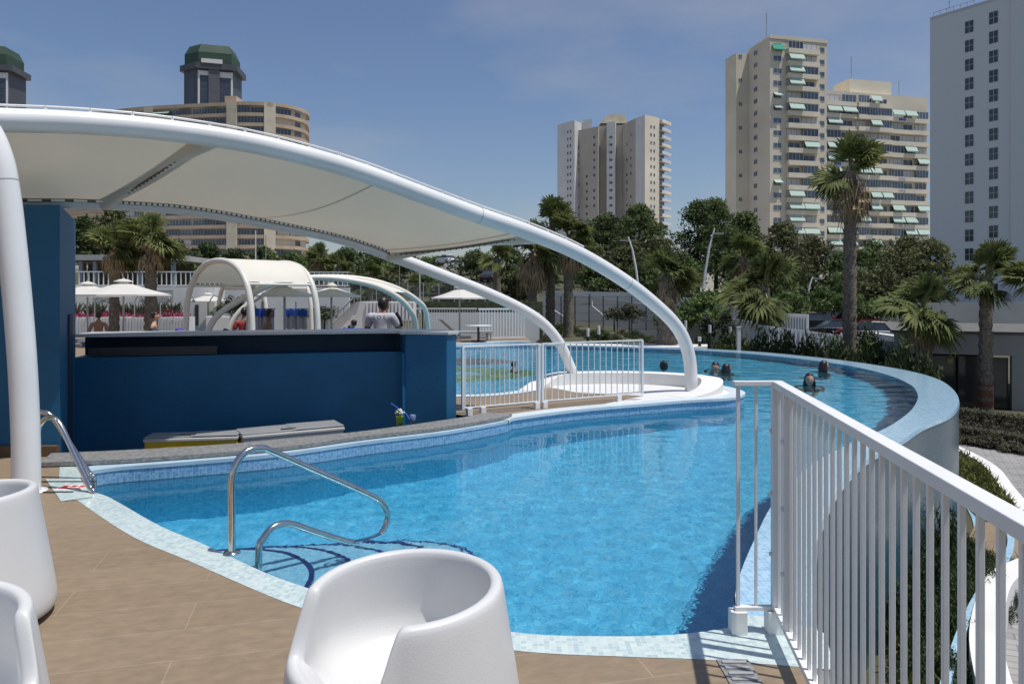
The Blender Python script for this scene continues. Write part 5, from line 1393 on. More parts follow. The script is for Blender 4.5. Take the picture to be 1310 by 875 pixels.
def mesh_fence(label, a, b, z0, z1, n, mat=DARKMET):
    a = Vector((*a, 0)); b = Vector((*b, 0)); t = thing('mesh_fence', label, 'fence', (a.x, a.y, 0))
    d = b-a
    for i in range(n+1):
        p = d*i/n; m = MB(); m.tube([(p.x, p.y, z0), (p.x, p.y, z1)], .035, 6); m.build('post', mat, t)
    m = MB()
    for k in range(5): z = lerp(z0+.1, z1-.02, k/4); m.bar((0, 0, z), (d.x, d.y, z), .015)
    for i in range(n*14): p = d*i/(n*14); m.bar((p.x, p.y, z0+.1), (p.x, p.y, z1), .008)
    m.build('wire_panel', mat, t)
mesh_fence('thin black wire sports fence with posts before the grey retaining wall', pxw(700, 47), pxw(845, 46), -.6, 1.55, 8)
mesh_fence('pale grey wire fence on the slope above the boundary wall', pxw(400, 44), pxw(640, 45), -.3, 2.35, 12, GREYMET)
def hoop(label, px, ptop, pbase, d, armpx):
    b = at(px, pbase, d); t = thing('basketball_hoop', label, 'basketball hoop', (b.x, d, b.z)); hh = (pbase-ptop)/F*d
    a = armpx/F*d
    m = MB(); m.tube([(0, 0, 0), (0, 0, hh*.62), (a, 0, hh*.86), (a, 0, hh)], .07, 8); m.build('post', WHITE, t)
    m = MB(); m.box((a-.12, 0, hh+.1), (.06, 1.2, .8)); m.build('backboard', GREYMET, t)
    m = MB(); m.lathe([(.22, 0), (.25, 0), (.25, .03), (.22, .03)], 14, (a-.4, 0, hh-.2)); m.build('rim', REDC, t)
hoop('white bent basketball hoop post inside the wire fence beside the palm trio', 771, 385, 433, 48, -.0-14)
hoop('white bent hoop post half hidden by the palm trio', 722, 388, 434, 50, -18)
def lamp(label, px, py0, px1, py1, d, head=1):
    a = at(px, py0, d); b = at(px1, py1, d); t = thing('street_lamp', label, 'street lamp', a)
    v = b-a
    m = MB(); m.tube([(0, 0, -.6), tuple(v*.4), tuple(v*.75+Vector((v.x*.06, 0, 0))), tuple(v+Vector((v.x*.3, 0, 0)))], [.1, .09, .075, .05], 10); m.build('pole', WHITE, t)
    m = MB(); m.box((v.x*1.05+head*.45, 0, v.z*.93), (.75, .22, .1)); m.build('lamp_head', GREYMET, t)
    m = MB(); m.tube([(v.x*.95, 0, v.z*.9), (v.x*1.05+head*.2, 0, v.z*.93)], .035, 6); m.build('arm', WHITE, t)
lamp('leaning white lamp pole in front of the dark pines, first beside the canopy arch', 818, 372, 807, 303, 58, -1)
lamp('tall curved white lamp pole standing before the darkest pine', 896, 392, 910, 292, 52)
lamp('short white lamp pole leaning above the white slatted fence', 1031, 388, 1038, 354, 66)
def pole(label, px, y0, y1, d, r_=.06, mat=WHITE):
    a = at(px, y0, d); m = MB(); m.tube([a, at(px, y1, d)], [r_, r_*.7], 8); m.lathe([(r_*1.6, 0), (r_*1.2, .1), (r_*.8, .3)], 8, tuple(a)); o = m.build('light_pole', mat); tag(o, label, 'pole')
pole('thicker pale light pole above the barrel shelter ridge', 327, 350, 295, 60); pole('thin grey light pole behind the barrel shelter ridge', 340, 350, 301, 62, .045, GREYMET)
pole('thin white pole on the slope under the end of the canopy', 537, 400, 318, 48, .04); pole('thin grey pole before the parked cars on the slope', 511, 400, 336, 48, .03, GREYMET)
bl = [(752, 448, 420, 30, 'in front of the first palm trio trunk'), (766, 446, 417, 30, 'beside the basketball hoop post'), (895, 446, 431, 27, 'short pair member at the white garden paving'), (908, 442, 416, 30, 'before the sloping grey wall'), (934, 440, 418, 32, 'nearest the slatted fence'), (877, 440, 410, 31, 'just behind the front arch foot')]
for px, y0, y1, d, s_ in bl:
    t = thing('bollard_light', 'black bollard light with a white top '+s_, 'bollard', at(px, y0, d)); hh = (y0-y1)/F*d
    m = MB(); m.tube([(0, 0, -.3), (0, 0, hh*.62)], .06, 10); m.build('post', DARKMET, t)
    m = MB(); m.tube([(0, 0, hh*.62), (0, 0, hh)], .062, 10); m.build('lamp_top', WHITE, t)
m = MB(); m.prism([pxw(690, 27.2), pxw(880, 26.4), pxw(905, 27), pxw(905, 28.2), pxw(690, 28.6)], -.5, -.3); tag(m.build('garden_paving', WTER), kind='structure')
m = MB(); m.box((*pxw(945, 26.6), -.05), (.12, .12, .9)); m.box((*pxw(945, 26.6), .42), (.15, .15, .04)); tag(m.build('marker_post', WHITE), 'small square white marker post on the far pool rim', 'post')
# white slat fences
def slats(label, a, b, y0, y1, da, db, n):
    t = thing('slatted_fence', label, 'fence', (0, 0, 0)); base = None
    for i in range(n):
        q = i/(n-1); px = lerp(a, b, q); d = lerp(da, db, q); x = (px-CX)/F*d; za = H+(HY-lerp(y0[0], y0[1], q))/F*d; zb_ = H+(HY-lerp(y1[0], y1[1], q))/F*d
        m = MB(); m.box((x, d+(.05 if i % 2 else 0), (za+zb_)/2), (.09, .04, zb_-za)); m.build('slat', WHITE, t)
    a_ = at(a, y0[0]-3, da); b2 = at(b, y0[1]-3, db)
    m = MB(); m.bar(a_+Vector((0, .12, .1)), b2+Vector((0, .12, .1)), .06); m.build('rail', GREYMET, t)
slats('tall white slatted fence panel behind the bushy spreading palm', 983, 1034, (446, 448), (400, 402), 37, 36.5, 30)
slats('long lower white slatted fence before the parked cars', 960, 1142, (452, 470), (414, 437), 35, 30, 66)
# pale concrete kerb wall right of the cars
wall('ramp_wall', 'pale concrete ramp wall with a white coping beside the low drooping palm', [pxw(1108, 40), pxw(1150, 34), pxw(1180, 31)], [-2.4]*3, [zz(424, 40), zz(430, 34), zz(427, 31)], .4, PLASTER)
wall('street_wall', 'long grey street wall behind the parked cars and palms', [pxw(1110, 74), pxw(1400, 70)], [-3, -3], [zz(388, 74), zz(386, 70)], .3, CONC)
# ================================================================== CARS
def car(label, px, py, d, rz, col, L=4.1, proto=None):
    p = at(px, py, d)
    t = thing('parked_car', label, 'car', p, rz, 'cars parked beyond the garden')
    paint = pm('car_paint_'+'_'.join(str(int(c*100)) for c in col), col, .25, .05)
    prof = [(-2.05, .3), (-2.08, .62), (-1.95, .82), (-1.55, .9), (-1.15, .95), (1.0, .95), (1.7, .85), (2.02, .68), (2.05, .3)]
    m = MB(); W_ = .84
    def ext(pr, w_, mi=0, w2=None):
        n = len(pr); w2 = w2 or [w_]*n
        vs = [(x, -ww, z) for (x, z), ww in zip(pr, w2)]+[(x, ww, z) for (x, z), ww in zip(pr, w2)]
        m.add(vs, [tuple(range(n)), tuple(range(2*n-1, n-1, -1))]+[(i, n+i, n+(i+1) % n, (i+1) % n) for i in range(n)], mi)
    ext(prof, W_); o = m.build('body', paint, t, bevel=.05, flip=True)
    m = MB(); cab = [(-1.5, .94), (-1.0, 1.4), (.25, 1.44), (1.05, .94)]; ext(cab, .74, 0, [.8, .66, .66, .8]); m.build('glasshouse', GLASS, t, flip=True)
    m = MB(); ext([(-1.02, 1.395), (-.95, 1.45), (.2, 1.485), (.3, 1.44)], .67); m.build('roof', paint, t, flip=True)
    for sx in (-1.28, 1.3):
        for sy in (-1, 1):
            m = MB(); m.tube([(sx, sy*.66, .31), (sx, sy*.86, .31)], .31, 16); w_ = m.build('wheel', RUBBER, t)
            m = MB(); m.tube([(sx, sy*.855, .31), (sx, sy*.875, .31)], .19, 12); m.build('rim', GREYMET, w_)
    for sy in (-.55, .55):
        m = MB(); m.box((2.03, sy, .66), (.08, .34, .12)); m.build('headlight', SHUT, t)
        m = MB(); m.box((-2.06, sy, .72), (.06, .3, .14)); m.build('tail_light', REDC, t)
for a in [('dark car farthest along the row behind the slatted fence', 1040, 424, 60, 2.9, (.02, .022, .03)), ('black car parked with its side showing before the tall palm', 1066, 436, 52, 3.0, (.015, .016, .02)),
          ('red car half behind the tall palm trunk', 1096, 421, 62, .2, (.3, .02, .025)), ('dark red car beside the tall palm trunk, behind the black car', 1070, 418, 66, .1, (.2, .02, .03)), ('maroon car next to the white bonnet beyond the tall palm', 1108, 438, 50, 2.8, (.14, .015, .02)), ('white car with only its bonnet showing beside the ramp wall', 1122, 442, 46, 2.7, (.7, .7, .7)),
          ('white van like car highest on the hillside under the canopy end', 571, 338, 118, 2.2, (.75, .75, .75)), ('white car parked on the hillside road', 585, 345, 112, .2, (.75, .75, .75)), ('second white car parked on the hillside road beside its twin', 597, 345, 114, .1, (.7, .7, .7)), ('dark car lower on the hillside behind the parasol', 628, 362, 90, 1.3, (.03, .03, .035)), ('grey car on the hillside above the dark car', 626, 350, 100, 1.4, (.3, .31, .33))]:
    car(*a)
# hillside road shelves so the parked cars stand on ground
for (px0, px1, py, d, dd) in ((545, 612, 345.4, 110, 12), (612, 645, 362.3, 86, 16), (1020, 1135, 424, 60, 9)):
    pass
# ================================================================== PAVILION, SHELTERS, PARASOLS (left)
t = thing('roofed_terrace', 'grey flat roofed terrace building behind the two palms', 'building', (0, 0, 0))
m = MB(); a = at(60, 330, 48); b = at(232, 333, 48); m.box(((a.x+b.x)/2, 50, zz(330, 48)), (b.x-a.x, 5, .35)); m.build('roof', CONC, t)
m = MB(); m.box(((a.x+b.x)/2, 51.5, 1.6), (b.x-a.x-1.5, .3, 4.4)); m.build('wall', pm('brown_wall', (.12, .1, .08), .8), t)
for px in (104, 122, 150, 180, 222):
    m = MB(); q = at(px, 340, 47.8); m.box((q.x, 47.8, 1.2), (.22, .22, 5.2)); m.build('column', GREYMET, t)
def shelter(label, near, px, top, L, rotz, proto=None):
    if proto: return dup(proto, near, rotz, label)
    t = thing('barrel_shelter', label, 'shelter', near, rotz, 'barrel roofed cream shelters')
    # arch plane along local y (span), axis along local x
    span, hh = 3.0, 2.28
    arch = [(0, 0, 0), (0, .02, .7), (0, .08, 1.35), (0, .3, 1.85), (0, .72, 2.16), (0, 1.35, 2.28), (0, 2.0, 2.22), (0, 2.55, 1.93), (0, 2.88, 1.45), (0, 2.98, .75), (0, 3.0, 0)]
    ap = catmull(arch, 5)
    for x in (0, L):
        m = MB(); m.tube([p+Vector((x, 0, 0)) for p in ap], .065, 12); m.build('arch', CABMEMB if False else pm('cream_tube', (.72, .68, .6), .4, .05), t)
    part = [p for p in ap if p.z > 1.72]
    m = MB(); up_ = [p+Vector((.0, 0, .05)) for p in part]
    m.strip(up_, [p+Vector((L, 0, 0)) for p in up_], 0, True); m.build('membrane', CABMEMB, t)
    for p in (part[0], part[-1]):
        m = MB(); m.tube([p, p+Vector((L, 0, 0))], .03, 8); m.build('edge_tube', pm('cream_tube', (.72, .68, .6), .4, .05), t)
    return t
an = math.atan2(2.0, -2.25)-PI/2
sh1 = shelter('cream barrel roofed shelter on arched tubes standing behind the bar counter', (-5.26, 15.0, 0), 0, 0, 1.55, an)
shelter('second cream barrel shelter whose arch shows beneath the first one', (-7.3, 22.0, 0), 0, 0, 1.8, an, sh1)
def canopy2():
    t = thing('small_canopy', 'small low canopy of two cream arches ending beside the seated barman', 'canopy', (0, 0, 0)); CT = pm('cream_tube', (.72, .68, .6), .4, .05)
    A = [(330, 372), (360, 360), (395, 355.5), (440, 357.5), (480, 366), (508, 380), (523, 395), (531, 412), (534, 432)]
    B = [(350, 368), (385, 356.5), (432, 354.5), (475, 359), (510, 370), (533, 384), (545, 400), (549, 428)]
    a = [at(px, py, lerp(17.5, 20, i/8)) for i, (px, py) in enumerate(A)]; b = [at(px, py, lerp(20, 22.5, i/7)) for i, (px, py) in enumerate(B)]
    ext = lambda P_: [Vector((P_[0].x-1.2, P_[0].y-.4, 0.0)), Vector((P_[0].x-.9, P_[0].y-.3, 1.0))]+P_
    a = ext(a); b = ext(b); a[-1].z = 0; b[-1].z = 0
    a = catmull(a, 6); b = catmull(b, 6)
    for P_ in (a, b): m = MB(); m.tube(P_, .075, 10); m.build('arch', CT, t)
    a2 = resample([p for p in a if p.z > 1.62], 20); b2 = resample([p for p in b if p.z > 1.62], 20)
    m = MB(); m.strip(a2, b2, 0, True); m.build('membrane', CABMEMB, t)
canopy2()
def parasol(label, px, ptop, prim, d, wpx, z0=0.0, proto=None):
    loc = at(px, 380, d); loc.z = z0; top = zz(ptop, d)-z0; rim = zz(prim, d)-z0; Rr_ = wpx/F*d/2
    t = thing('parasol', label, 'parasol', loc, rt.uniform(0, 1), 'white parasols around the pools')
    m = MB(); m.tube([(0, 0, 0), (0, 0, top+.05)], .03, 10); m.build('pole', GREYMET, t)
    m = MB(); m.box((0, 0, .04), (.6, .6, .08)); m.build('base', CONC, t, bevel=.01)
    n = 8; m = MB(); vs = [(0, 0, top-.09)]; K = 5
    for j in range(1, K+1):
        q = j/K
        for i in range(n*4):
            a = 2*PI*i/(n*4); c = math.cos(PI/n)/math.cos((a % (2*PI/n))-PI/n); sag = -.035*math.sin(PI*q)-.05*q*(1-abs(((i % 4)-0)/2-1) if False else 0)
            vs.append((Rr_*q*c*math.cos(a), Rr_*q*c*math.sin(a), lerp(top-.09, rim, q**1.08)+sag))
    fs = [(0, 1+i, 1+(i+1) % (n*4)) for i in range(n*4)]
    for j in range(K-1):
        for i in range(n*4): i2 = (i+1) % (n*4); fs.append((1+j*n*4+i, 1+(j+1)*n*4+i, 1+(j+1)*n*4+i2, 1+j*n*4+i2))
    m.add(vs, fs, 0, False)
    b = 1+(K-1)*n*4; rimv = [Vector(vs[b+i]) for i in range(n*4)]; rimv.append(rimv[0]); m.strip([v-Vector((0, 0, .05)) for v in rimv], rimv)
    cp = m.build('canopy', CLOTH, t)
    m = MB()
    for i in range(n):
        a = 2*PI*i/n; m.bar((0, 0, top-.14), (Rr_*.97*math.cos(a), Rr_*.97*math.sin(a), rim-.02), .018)
    m.build('ribs', GREYMET, t)
    m = MB(); m.lathe([(0, top+.0), (Rr_*.1, top-.03), (Rr_*.2, top-.085), (Rr_*.2, top-.105)], 8); m.build('vent_cap', CLOTH, t)
parasol('white parasol in front of the two dark palms, nearest its neighbour by the blue wall', 158, 356.5, 377, 23, 118)
parasol('white parasol half hidden behind the blue wall block', 112, 360, 378, 25, 100)
parasol('small white parasol seen beneath the barrel shelter roof', 266, 374, 385, 33, 58)
parasol('white parasol overlapping the end arch of the barrel shelter', 364, 360, 377.5, 19, 84)
parasol('white parasol left of the white stair block', 424, 361.5, 378, 21, 74)
parasol('white parasol standing alone behind the bar end', 588, 365, 381, 27, 72)
def closed_parasol(label, px, y0, y1, d):
    a = at(px, y0, d); hh = (y0-y1)/F*d; t = thing('hanging_towel_rack', label, 'towel rack', (a.x, d, 0)); z0 = a.z
    m = MB(); m.tube([(0, 0, 0), (0, 0, z0+hh+.15)], .03, 8); m.bar((-.35, 0, z0+hh*.93), (.35, 0, z0+hh*.93), .03); m.build('frame', GREYMET, t)
    m = MB()
    for k in range(9):
        x = -.28+k*.07; m.box((x, .03*math.sin(k*2.1), z0+hh*.5-.02*(k % 3)), (.069, .05, hh*.8)); 
    m.build('white_towel', SHIRT, t)
    m = MB()
    for k in range(8): x = -.3+k*.085; m.box((x, -.06+.02*math.sin(k*1.7), z0+hh*.8-.03*(k % 2)), (.08, .05, hh*.28))
    m.build('blue_towel', BLUEC, t)
closed_parasol('rack hung with a white towel and a blue towel beneath the barrel shelter', 336, 425, 393, 20)
closed_parasol('second rack with blue and white towels nearer the shelter end arch', 379, 424, 393, 21)
# stair block
t = thing('stair_block', 'white solid stair with sloping handrail and slatted landing behind the barman', 'stairs', (0, 0, 0)); d = 26
m = MB()
A_ = [at(424, 432, d), at(424, 420, d), at(456, 386, d), at(527, 386, d), at(527, 411, d), at(478, 411, d), at(478, 432, d)]
pts = [(p.x, p.z) for p in A_]; n = len(pts)
vs = [(x, d, z) for x, z in pts]+[(x, d+1.2, z) for x, z in pts]
m.add(vs, [(0, 1, 2, 5), (2, 3, 4, 5), (0, 5, 6)]+[(i, n+i, n+(i+1) % n, (i+1) % n) for i in range(n)]); m.build('wall', PLASTER, t)
for k in range(13):
    m = MB(); q = at(470+k*4.6, 398, d); m.box((q.x, d-.03, q.z), (.07, .05, .6)); m.build('slat', WHITE, t)
    m = MB(); m.box((q.x+.062, d-.006, q.z), (.05, .012, .56)); m.build('gap_panel', GREYMET, t)
m = MB(); m.tube([at(424, 425, d-.05), at(424, 409, d-.05), at(453, 380, d-.05), at(462, 380, d-.05)], .03, 8); m.tube([at(424, 417, d-.05), at(453, 388, d-.05)], .02, 8)
for px, ya, yb in ((440, 404, 393), (453, 390, 380)): m.tube([at(px, ya, d-.05), at(px, yb, d-.05)], .02, 8)
m.build('handrail', GREYMET, t)
# planter with flowers
t = thing('flower_planter', 'long ribbed white planter with magenta flowers behind the seated bather', 'planter', (0, 0, 0)); d = 30
a = at(70, 428, d); b = at(236, 428, d)
m = MB(); m.box(((a.x+b.x)/2, d+.5, .2), (b.x-a.x, 1.0, .95))
for i in range(44): m.box((lerp(a.x, b.x, (i+.5)/44), d-.01, .2), (.07, .03, .9))
m.build('box', PLASTER, t)
r = random.Random(8); m = MB()
for i in range(900):
    x = lerp(a.x+.1, b.x-.1, r.random()); leafquad(m, Vector((x, d+r.uniform(.0, .9), .68+r.uniform(0, .17*(1+.6*math.sin(x*3))))), rvec(r), rvec(r), .1, .12)
m.build('magenta_flowers', PINKF, t)
for i in range(9):
    m = MB(); x = lerp(a.x+.4, b.x-.3, (i+r.random()*.6)/9)
    for k in range(46):
        an_ = r.uniform(0, 6.28); l = r.uniform(.25, .75); base = Vector((x+r.uniform(-.15, .15), d+.6+r.uniform(-.2, .2), .68)); q = Vector((math.cos(an_)*.5, math.sin(an_)*.5, 1)).normalized()
        m.add([base, base+q*l*.6+Vector((.04, 0, 0)), base+q*l, base+q*l*.6-Vector((.04, 0, 0))], [(0, 1, 2, 3)])
    m.build('agave', OLIVE, t)
t = thing('white_planter', 'square white planter of leafy shrubs under the barrel shelter', 'planter', (0, 0, 0)); q = at(294, 428, 23)
m = MB(); m.box((q.x, 23.4, .4), (1.5, .8, 1.0)); m.build('box', PLASTER, t, bevel=.02)
inst('shrub', BUSHG, t, (q.x, 23.4, .85), (.8, .5, .7))
# outdoor showers
for px, lab in ((121, 'thin curved shower pole right behind the seated bather'), (172, 'thin curved shower pole between the two palms'), (205, 'thin curved shower pole just past the stouter palm'), (236, 'thin curved shower pole beside the barrel shelter leg'), (268, 'thin curved shower pole beneath the barrel shelter roof')):
    a = at(px, 428, 27); t = thing('outdoor_shower', lab, 'shower', (a.x, 27, 0), 0, 'outdoor showers by the white planter')
    m = MB(); m.tube(catmull([(0, 0, 0), (0, 0, 1.1), (.02, 0, 1.35), (.15, 0, 1.55), (.3, 0, 1.52), (.33, 0, 1.4)], 5), .022, 8); m.build('pole', GREYMET, t)
    m = MB(); m.lathe([(.02, .0), (.07, -.03), (.07, -.05), (0, -.05)], 10, (.33, 0, 1.4)); m.build('shower_head', DARKMET, t)
# loungers on the far deck
def lounger(label, px, py, d, rz, cush, proto=None):
    a = at(px, py, d)
    t = thing('sun_lounger', label, 'sun lounger', (a.x, d, 0), rz, 'sun loungers on the far deck')
    m = MB(); m.box((0, 0, .3), (1.3, .6, .06)); m.build('bed', cush, t, bevel=.01)
    m = MB(); m.box((-.85, 0, .52), (.7, .6, .06), mat=Matrix.Rotation(R(42), 3, 'Y')); m.build('backrest', cush, t, bevel=.01)
    for x in (-.55, .6):
        for y in (-.25, .25): m = MB(); m.box((x, y, .135), (.05, .05, .27)); m.build('leg', GREYMET, t)
lounger('grey lounger with raised back beside the far pool edge', 604, 432, 25.5, .3, GREYMET)
lounger('dark lounger behind the bar counter beside the blue towels', 352, 424, 17.5, .5, NAVYC)
lounger('black lounger next to the barrel shelter end arch', 383, 424, 17.0, .8, NAVYC)
lounger('purple cushioned lounger beneath the barrel shelter', 292, 424, 17.6, .2, PURPC)
lounger('bright blue lounger back sticking up beside the seated barman', 462, 424, 16.2, -1.2, BLUEC)
lounger('dark lounger with steep back near the narrow slit window', 258, 424, 18, .3, DARKMET)
t = thing('pool_table', 'small grey round table on the far pool deck behind the bar end', 'table', (at(612, 432, 24.6).x, 24.6, 0)); m = MB(); m.lathe([(0, .52), (.45, .52), (.45, .56), (0, .56)], 20); m.build('top', GREYW, t); m = MB(); m.tube([(0, 0, 0), (0, 0, .52)], .04, 8); m.lathe([(0, 0), (.25, 0), (.25, .03), (0, .04)], 16); m.build('base', DARKMET, t)
# ================================================================== PEOPLE
dg_get = bpy.context.evaluated_depsgraph_get
def skin_mesh(joints, edges, root, sub=2):
    names = list(joints); idx = {k: i for i, k in enumerate(names)}
    me = bpy.data.meshes.new('tmp'); me.from_pydata([joints[k][0] for k in names], [(idx[a], idx[b]) for a, b in edges], [])
    o = bpy.data.objects.new('tmp', me); COL.objects.link(o)
    sk = o.modifiers.new('s', 'SKIN'); sk.use_smooth_shade = True; sk.branch_smoothing = .6
    o.modifiers.new('u', 'SUBSURF').levels = sub
    for k, v in zip(names, me.skin_vertices[0].data): v.radius = (joints[k][1], joints[k][1]*(joints[k][2] if len(joints[k]) > 2 else 1)); v.use_root = (k == root)
    bpy.context.view_layer.update()
    ev = o.evaluated_get(dg_get()); nm = bpy.data.meshes.new_from_object(ev); bpy.data.objects.remove(o)
    for p in nm.polygons: p.use_smooth = True
    return nm
def person(label, loc, rotz, pose='sit', skin=SKIN, shirt=None, shorts=None, hair='short', text=None, headturn=0.0, scale=1.0, group=None, arms='down', hunch=0.0):
    t = thing('person', label, 'person', loc, rotz, group); t.scale = (scale,)*3      # faces local +Y ; origin at pelvis height 0
    J = {}; E = []
    J['pel'] = (Vector((0, 0, 0)), .13, .85); J['sp1'] = (Vector((0, .02, .16)), .125, .8); J['sp2'] = (Vector((0, .03, .33)), .14, .8); J['ch'] = (Vector((0, .02, .45)), .13, .85); J['nk'] = (Vector((0, .03, .54)), .058); J['hb'] = (Vector((0, .05, .62)), .06)
    hv = Vector((0, hunch*1.1, -hunch))
    if hunch: J['nk'] = (J['nk'][0]+hv*.7, .058); J['hb'] = (J['hb'][0]+hv, .06)
    E += [('pel', 'sp1'), ('sp1', 'sp2'), ('sp2', 'ch'), ('ch', 'nk'), ('nk', 'hb')]
    for s, n in ((-1, 'l'), (1, 'r')):
        J[n+'sh'] = (Vector((s*.18, .01, .46)), .068)
        if arms == 'bar':
            J[n+'el'] = (Vector((s*.27, .1, .22)), .048); J[n+'wr'] = (Vector((s*.2, .34, .2)), .032); J[n+'hd'] = (Vector((s*.15, .44, .2)), .03)
        elif arms == 'float':
            J[n+'el'] = (Vector((s*.3, .1, .22)), .045); J[n+'wr'] = (Vector((s*.36, .3, .18)), .03); J[n+'hd'] = (Vector((s*.38, .39, .17)), .028)
        else:
            J[n+'el'] = (Vector((s*.25, -.02, .2)), .046); J[n+'wr'] = (Vector((s*.22, .15, .05)), .032); J[n+'hd'] = (Vector((s*.2, .23, .02)), .03)
        E += [('ch', n+'sh'), (n+'sh', n+'el'), (n+'el', n+'wr'), (n+'wr', n+'hd')]
        J[n+'hip'] = (Vector((s*.1, .03, -.04)), .1)
        if pose == 'sit':
            J[n+'kn'] = (Vector((s*.13, .43, -.02)), .065); J[n+'an'] = (Vector((s*.13, .42, -.42)), .04); J[n+'ft'] = (Vector((s*.14, .58, -.46)), .035)
        else:
            J[n+'kn'] = (Vector((s*.1, .06, -.42)), .065); J[n+'an'] = (Vector((s*.1, .0, -.82)), .042); J[n+'ft'] = (Vector((s*.1, .15, -.86)), .036)
        E += [('pel', n+'hip'), (n+'hip', n+'kn'), (n+'kn', n+'an'), (n+'an', n+'ft')]
    body = skin_mesh(J, E, 'pel')
    bm = bmesh.new(); bm.from_mesh(body)
    # head with nose and ears joined into the same mesh
    hc = Vector((0, .065, .715))+hv; rot = Matrix.Rotation(headturn, 3, 'Z')
    hm = MB(); hm.ell((0, 0, 0), (.077, .098, .118), 20, 14)
    vs = []
    for v in hm.v:
        v = Vector(v)
        if v.z < -.02: v.x *= 1+v.z*2.2; v.y *= 1+v.z*.8
        if v.y > .07 and abs(v.x) < .02 and -.045 < v.z < .02: v.y += .022
        if v.y > .07 and .02 < abs(v.x) < .05 and .0 < v.z < .04: v.y -= .008
        vs.append(v)
    hm.v = [tuple(rot @ v + hc) for v in vs]
    for s in (-1, 1):
        e = MB(); e.ell((0, 0, 0), (.012, .022, .034), 8, 6); hm.add([rot @ (Vector(v)+Vector((s*.078, -.005, -.01)))+hc for v in e.v], e.f, 0, True)
    for s, n in ((-1, 'l'), (1, 'r')):
        h = J[n+'hd'][0]; dirv = (h-J[n+'wr'][0]).normalized()
        sd_ = dirv.cross(Vector((0, 0, 1))).normalized()
        for k in range(4):
            st_ = h+sd_*(k-1.5)*.02; L_ = (.06, .072, .068, .05)[k]; hm.tube([st_, st_+dirv*L_*.6, st_+dirv*L_+Vector((0, 0, -.015))], [.0095, .009, .006], 6)
        st_ = h-dirv*.03+sd_*.03*-s; hm.tube([st_, st_+(dirv-sd_*s*.9)*.035, st_+(dirv*1.4-sd_*s)*.04], [.011, .01, .007], 6)
    tm = bpy.data.meshes.new('t2'); tm.from_pydata(hm.v, [], hm.f); bm.from_mesh(tm); bpy.data.meshes.remove(tm)
    bm.to_mesh(body); bm.free()
    for p in body.polygons: p.use_smooth = True
    body.materials.append(skin)
    inst('body', body, t)
    # face details
    m = MB()
    for s in (-1, 1): m.ell(rot @ Vector((s*.032, .083, .012))+hc, (.013, .006, .007), 8, 5)
    m.build('eyes', HAIR, t)
    m = MB(); m.ell(rot @ Vector((0, .088, -.058))+hc, (.024, .009, .008), 10, 5); m.build('mouth', pm('lips', (.3, .1, .08), .5), t)
    # hair
    m = MB(); cap = MB(); cap.ell((0, 0, 0), (.09, .108, .118), 20, 14)
    pts = []
    for v in cap.v:
        v = Vector(v)
        if hair == 'bun' or hair == 'short':
            lim = (-.085 if v.y < -.02 else -.03) if v.y < .03 else .045
            if v.z < lim: v = Vector((v.x*.8, v.y*.8, lim))
        else:
            if v.z < -.0 and v.y < .045:
                v.z = v.z*2.4; g_ = min(.3, -v.z); v.x *= 1.08+g_*2.6; v.y = v.y*1.05-.01
            elif v.z < .055 and v.y >= .035: v = Vector((v.x*.82, v.y*.82-.01, max(v.z, .05)))
        pts.append(rot @ (v+Vector((0, -.012, .014)))+hc)
    m.add(pts, cap.f, 0, True)
    if hair == 'bun': m.ell(rot @ Vector((0, -.1, .07))+hc, (.045, .045, .045), 10, 8)
    m.build('hair', HAIR, t)
    if shirt:
        JS = {k: (v[0].copy(), v[1]*1.13+.006, *(v[2:])) for k, v in J.items() if k in ('pel', 'sp1', 'sp2', 'ch', 'lsh', 'rsh')}
        JS['pel'] = (J['pel'][0]+Vector((0, 0, -.02)), .155, .9)
        ES = [('pel', 'sp1'), ('sp1', 'sp2'), ('sp2', 'ch')]
        for n in 'lr':
            JS[n+'sl'] = (J[n+'sh'][0].lerp(J[n+'el'][0], .75), .068); ES += [('ch', n+'sh'), (n+'sh', n+'sl')]
        sm = skin_mesh(JS, ES, 'pel'); sm.materials.append(shirt); so = inst('shirt', sm, t)
        if text:
            cu = bpy.data.curves.new('lettering', 'FONT'); cu.body = text; cu.size = .085; cu.extrude = .001; cu.align_x = 'CENTER'; cu.space_character = 1.7
            to = bpy.data.objects.new('tmp', cu); COL.objects.link(to); bpy.context.view_layer.update()
            lm = bpy.data.meshes.new_from_object(to.evaluated_get(dg_get())); bpy.data.objects.remove(to); lm.materials.append(NAVYC)
            lo = inst('lettering', lm, so, (0, -.142, .405)); lo.rotation_euler = (R(90), 0, 0)
            m = MB()
            for s in (1,):
                a = J['rsh'][0]+Vector((.055, -.0, .05)); b = J['rsh'][0].lerp(J['rel'][0], .7)+Vector((.075, 0, 0)); m.tube([a, a.lerp(b, .5)+Vector((.015, 0, .01)), b], .022, 8)
            m.build('sleeve_stripe', NAVYC, so)
    if shorts:
        JS = {'pel': (J['pel'][0], .15, .9)}; ES = []
        for n in 'lr':
            JS[n+'hip'] = (J[n+'hip'][0], .115); JS[n+'md'] = (J[n+'hip'][0].lerp(J[n+'kn'][0], .7), .095); ES += [('pel', n+'hip'), (n+'hip', n+'md')]
        sm = skin_mesh(JS, ES, 'pel'); sm.materials.append(shorts); inst('shorts', sm, t)
    return t
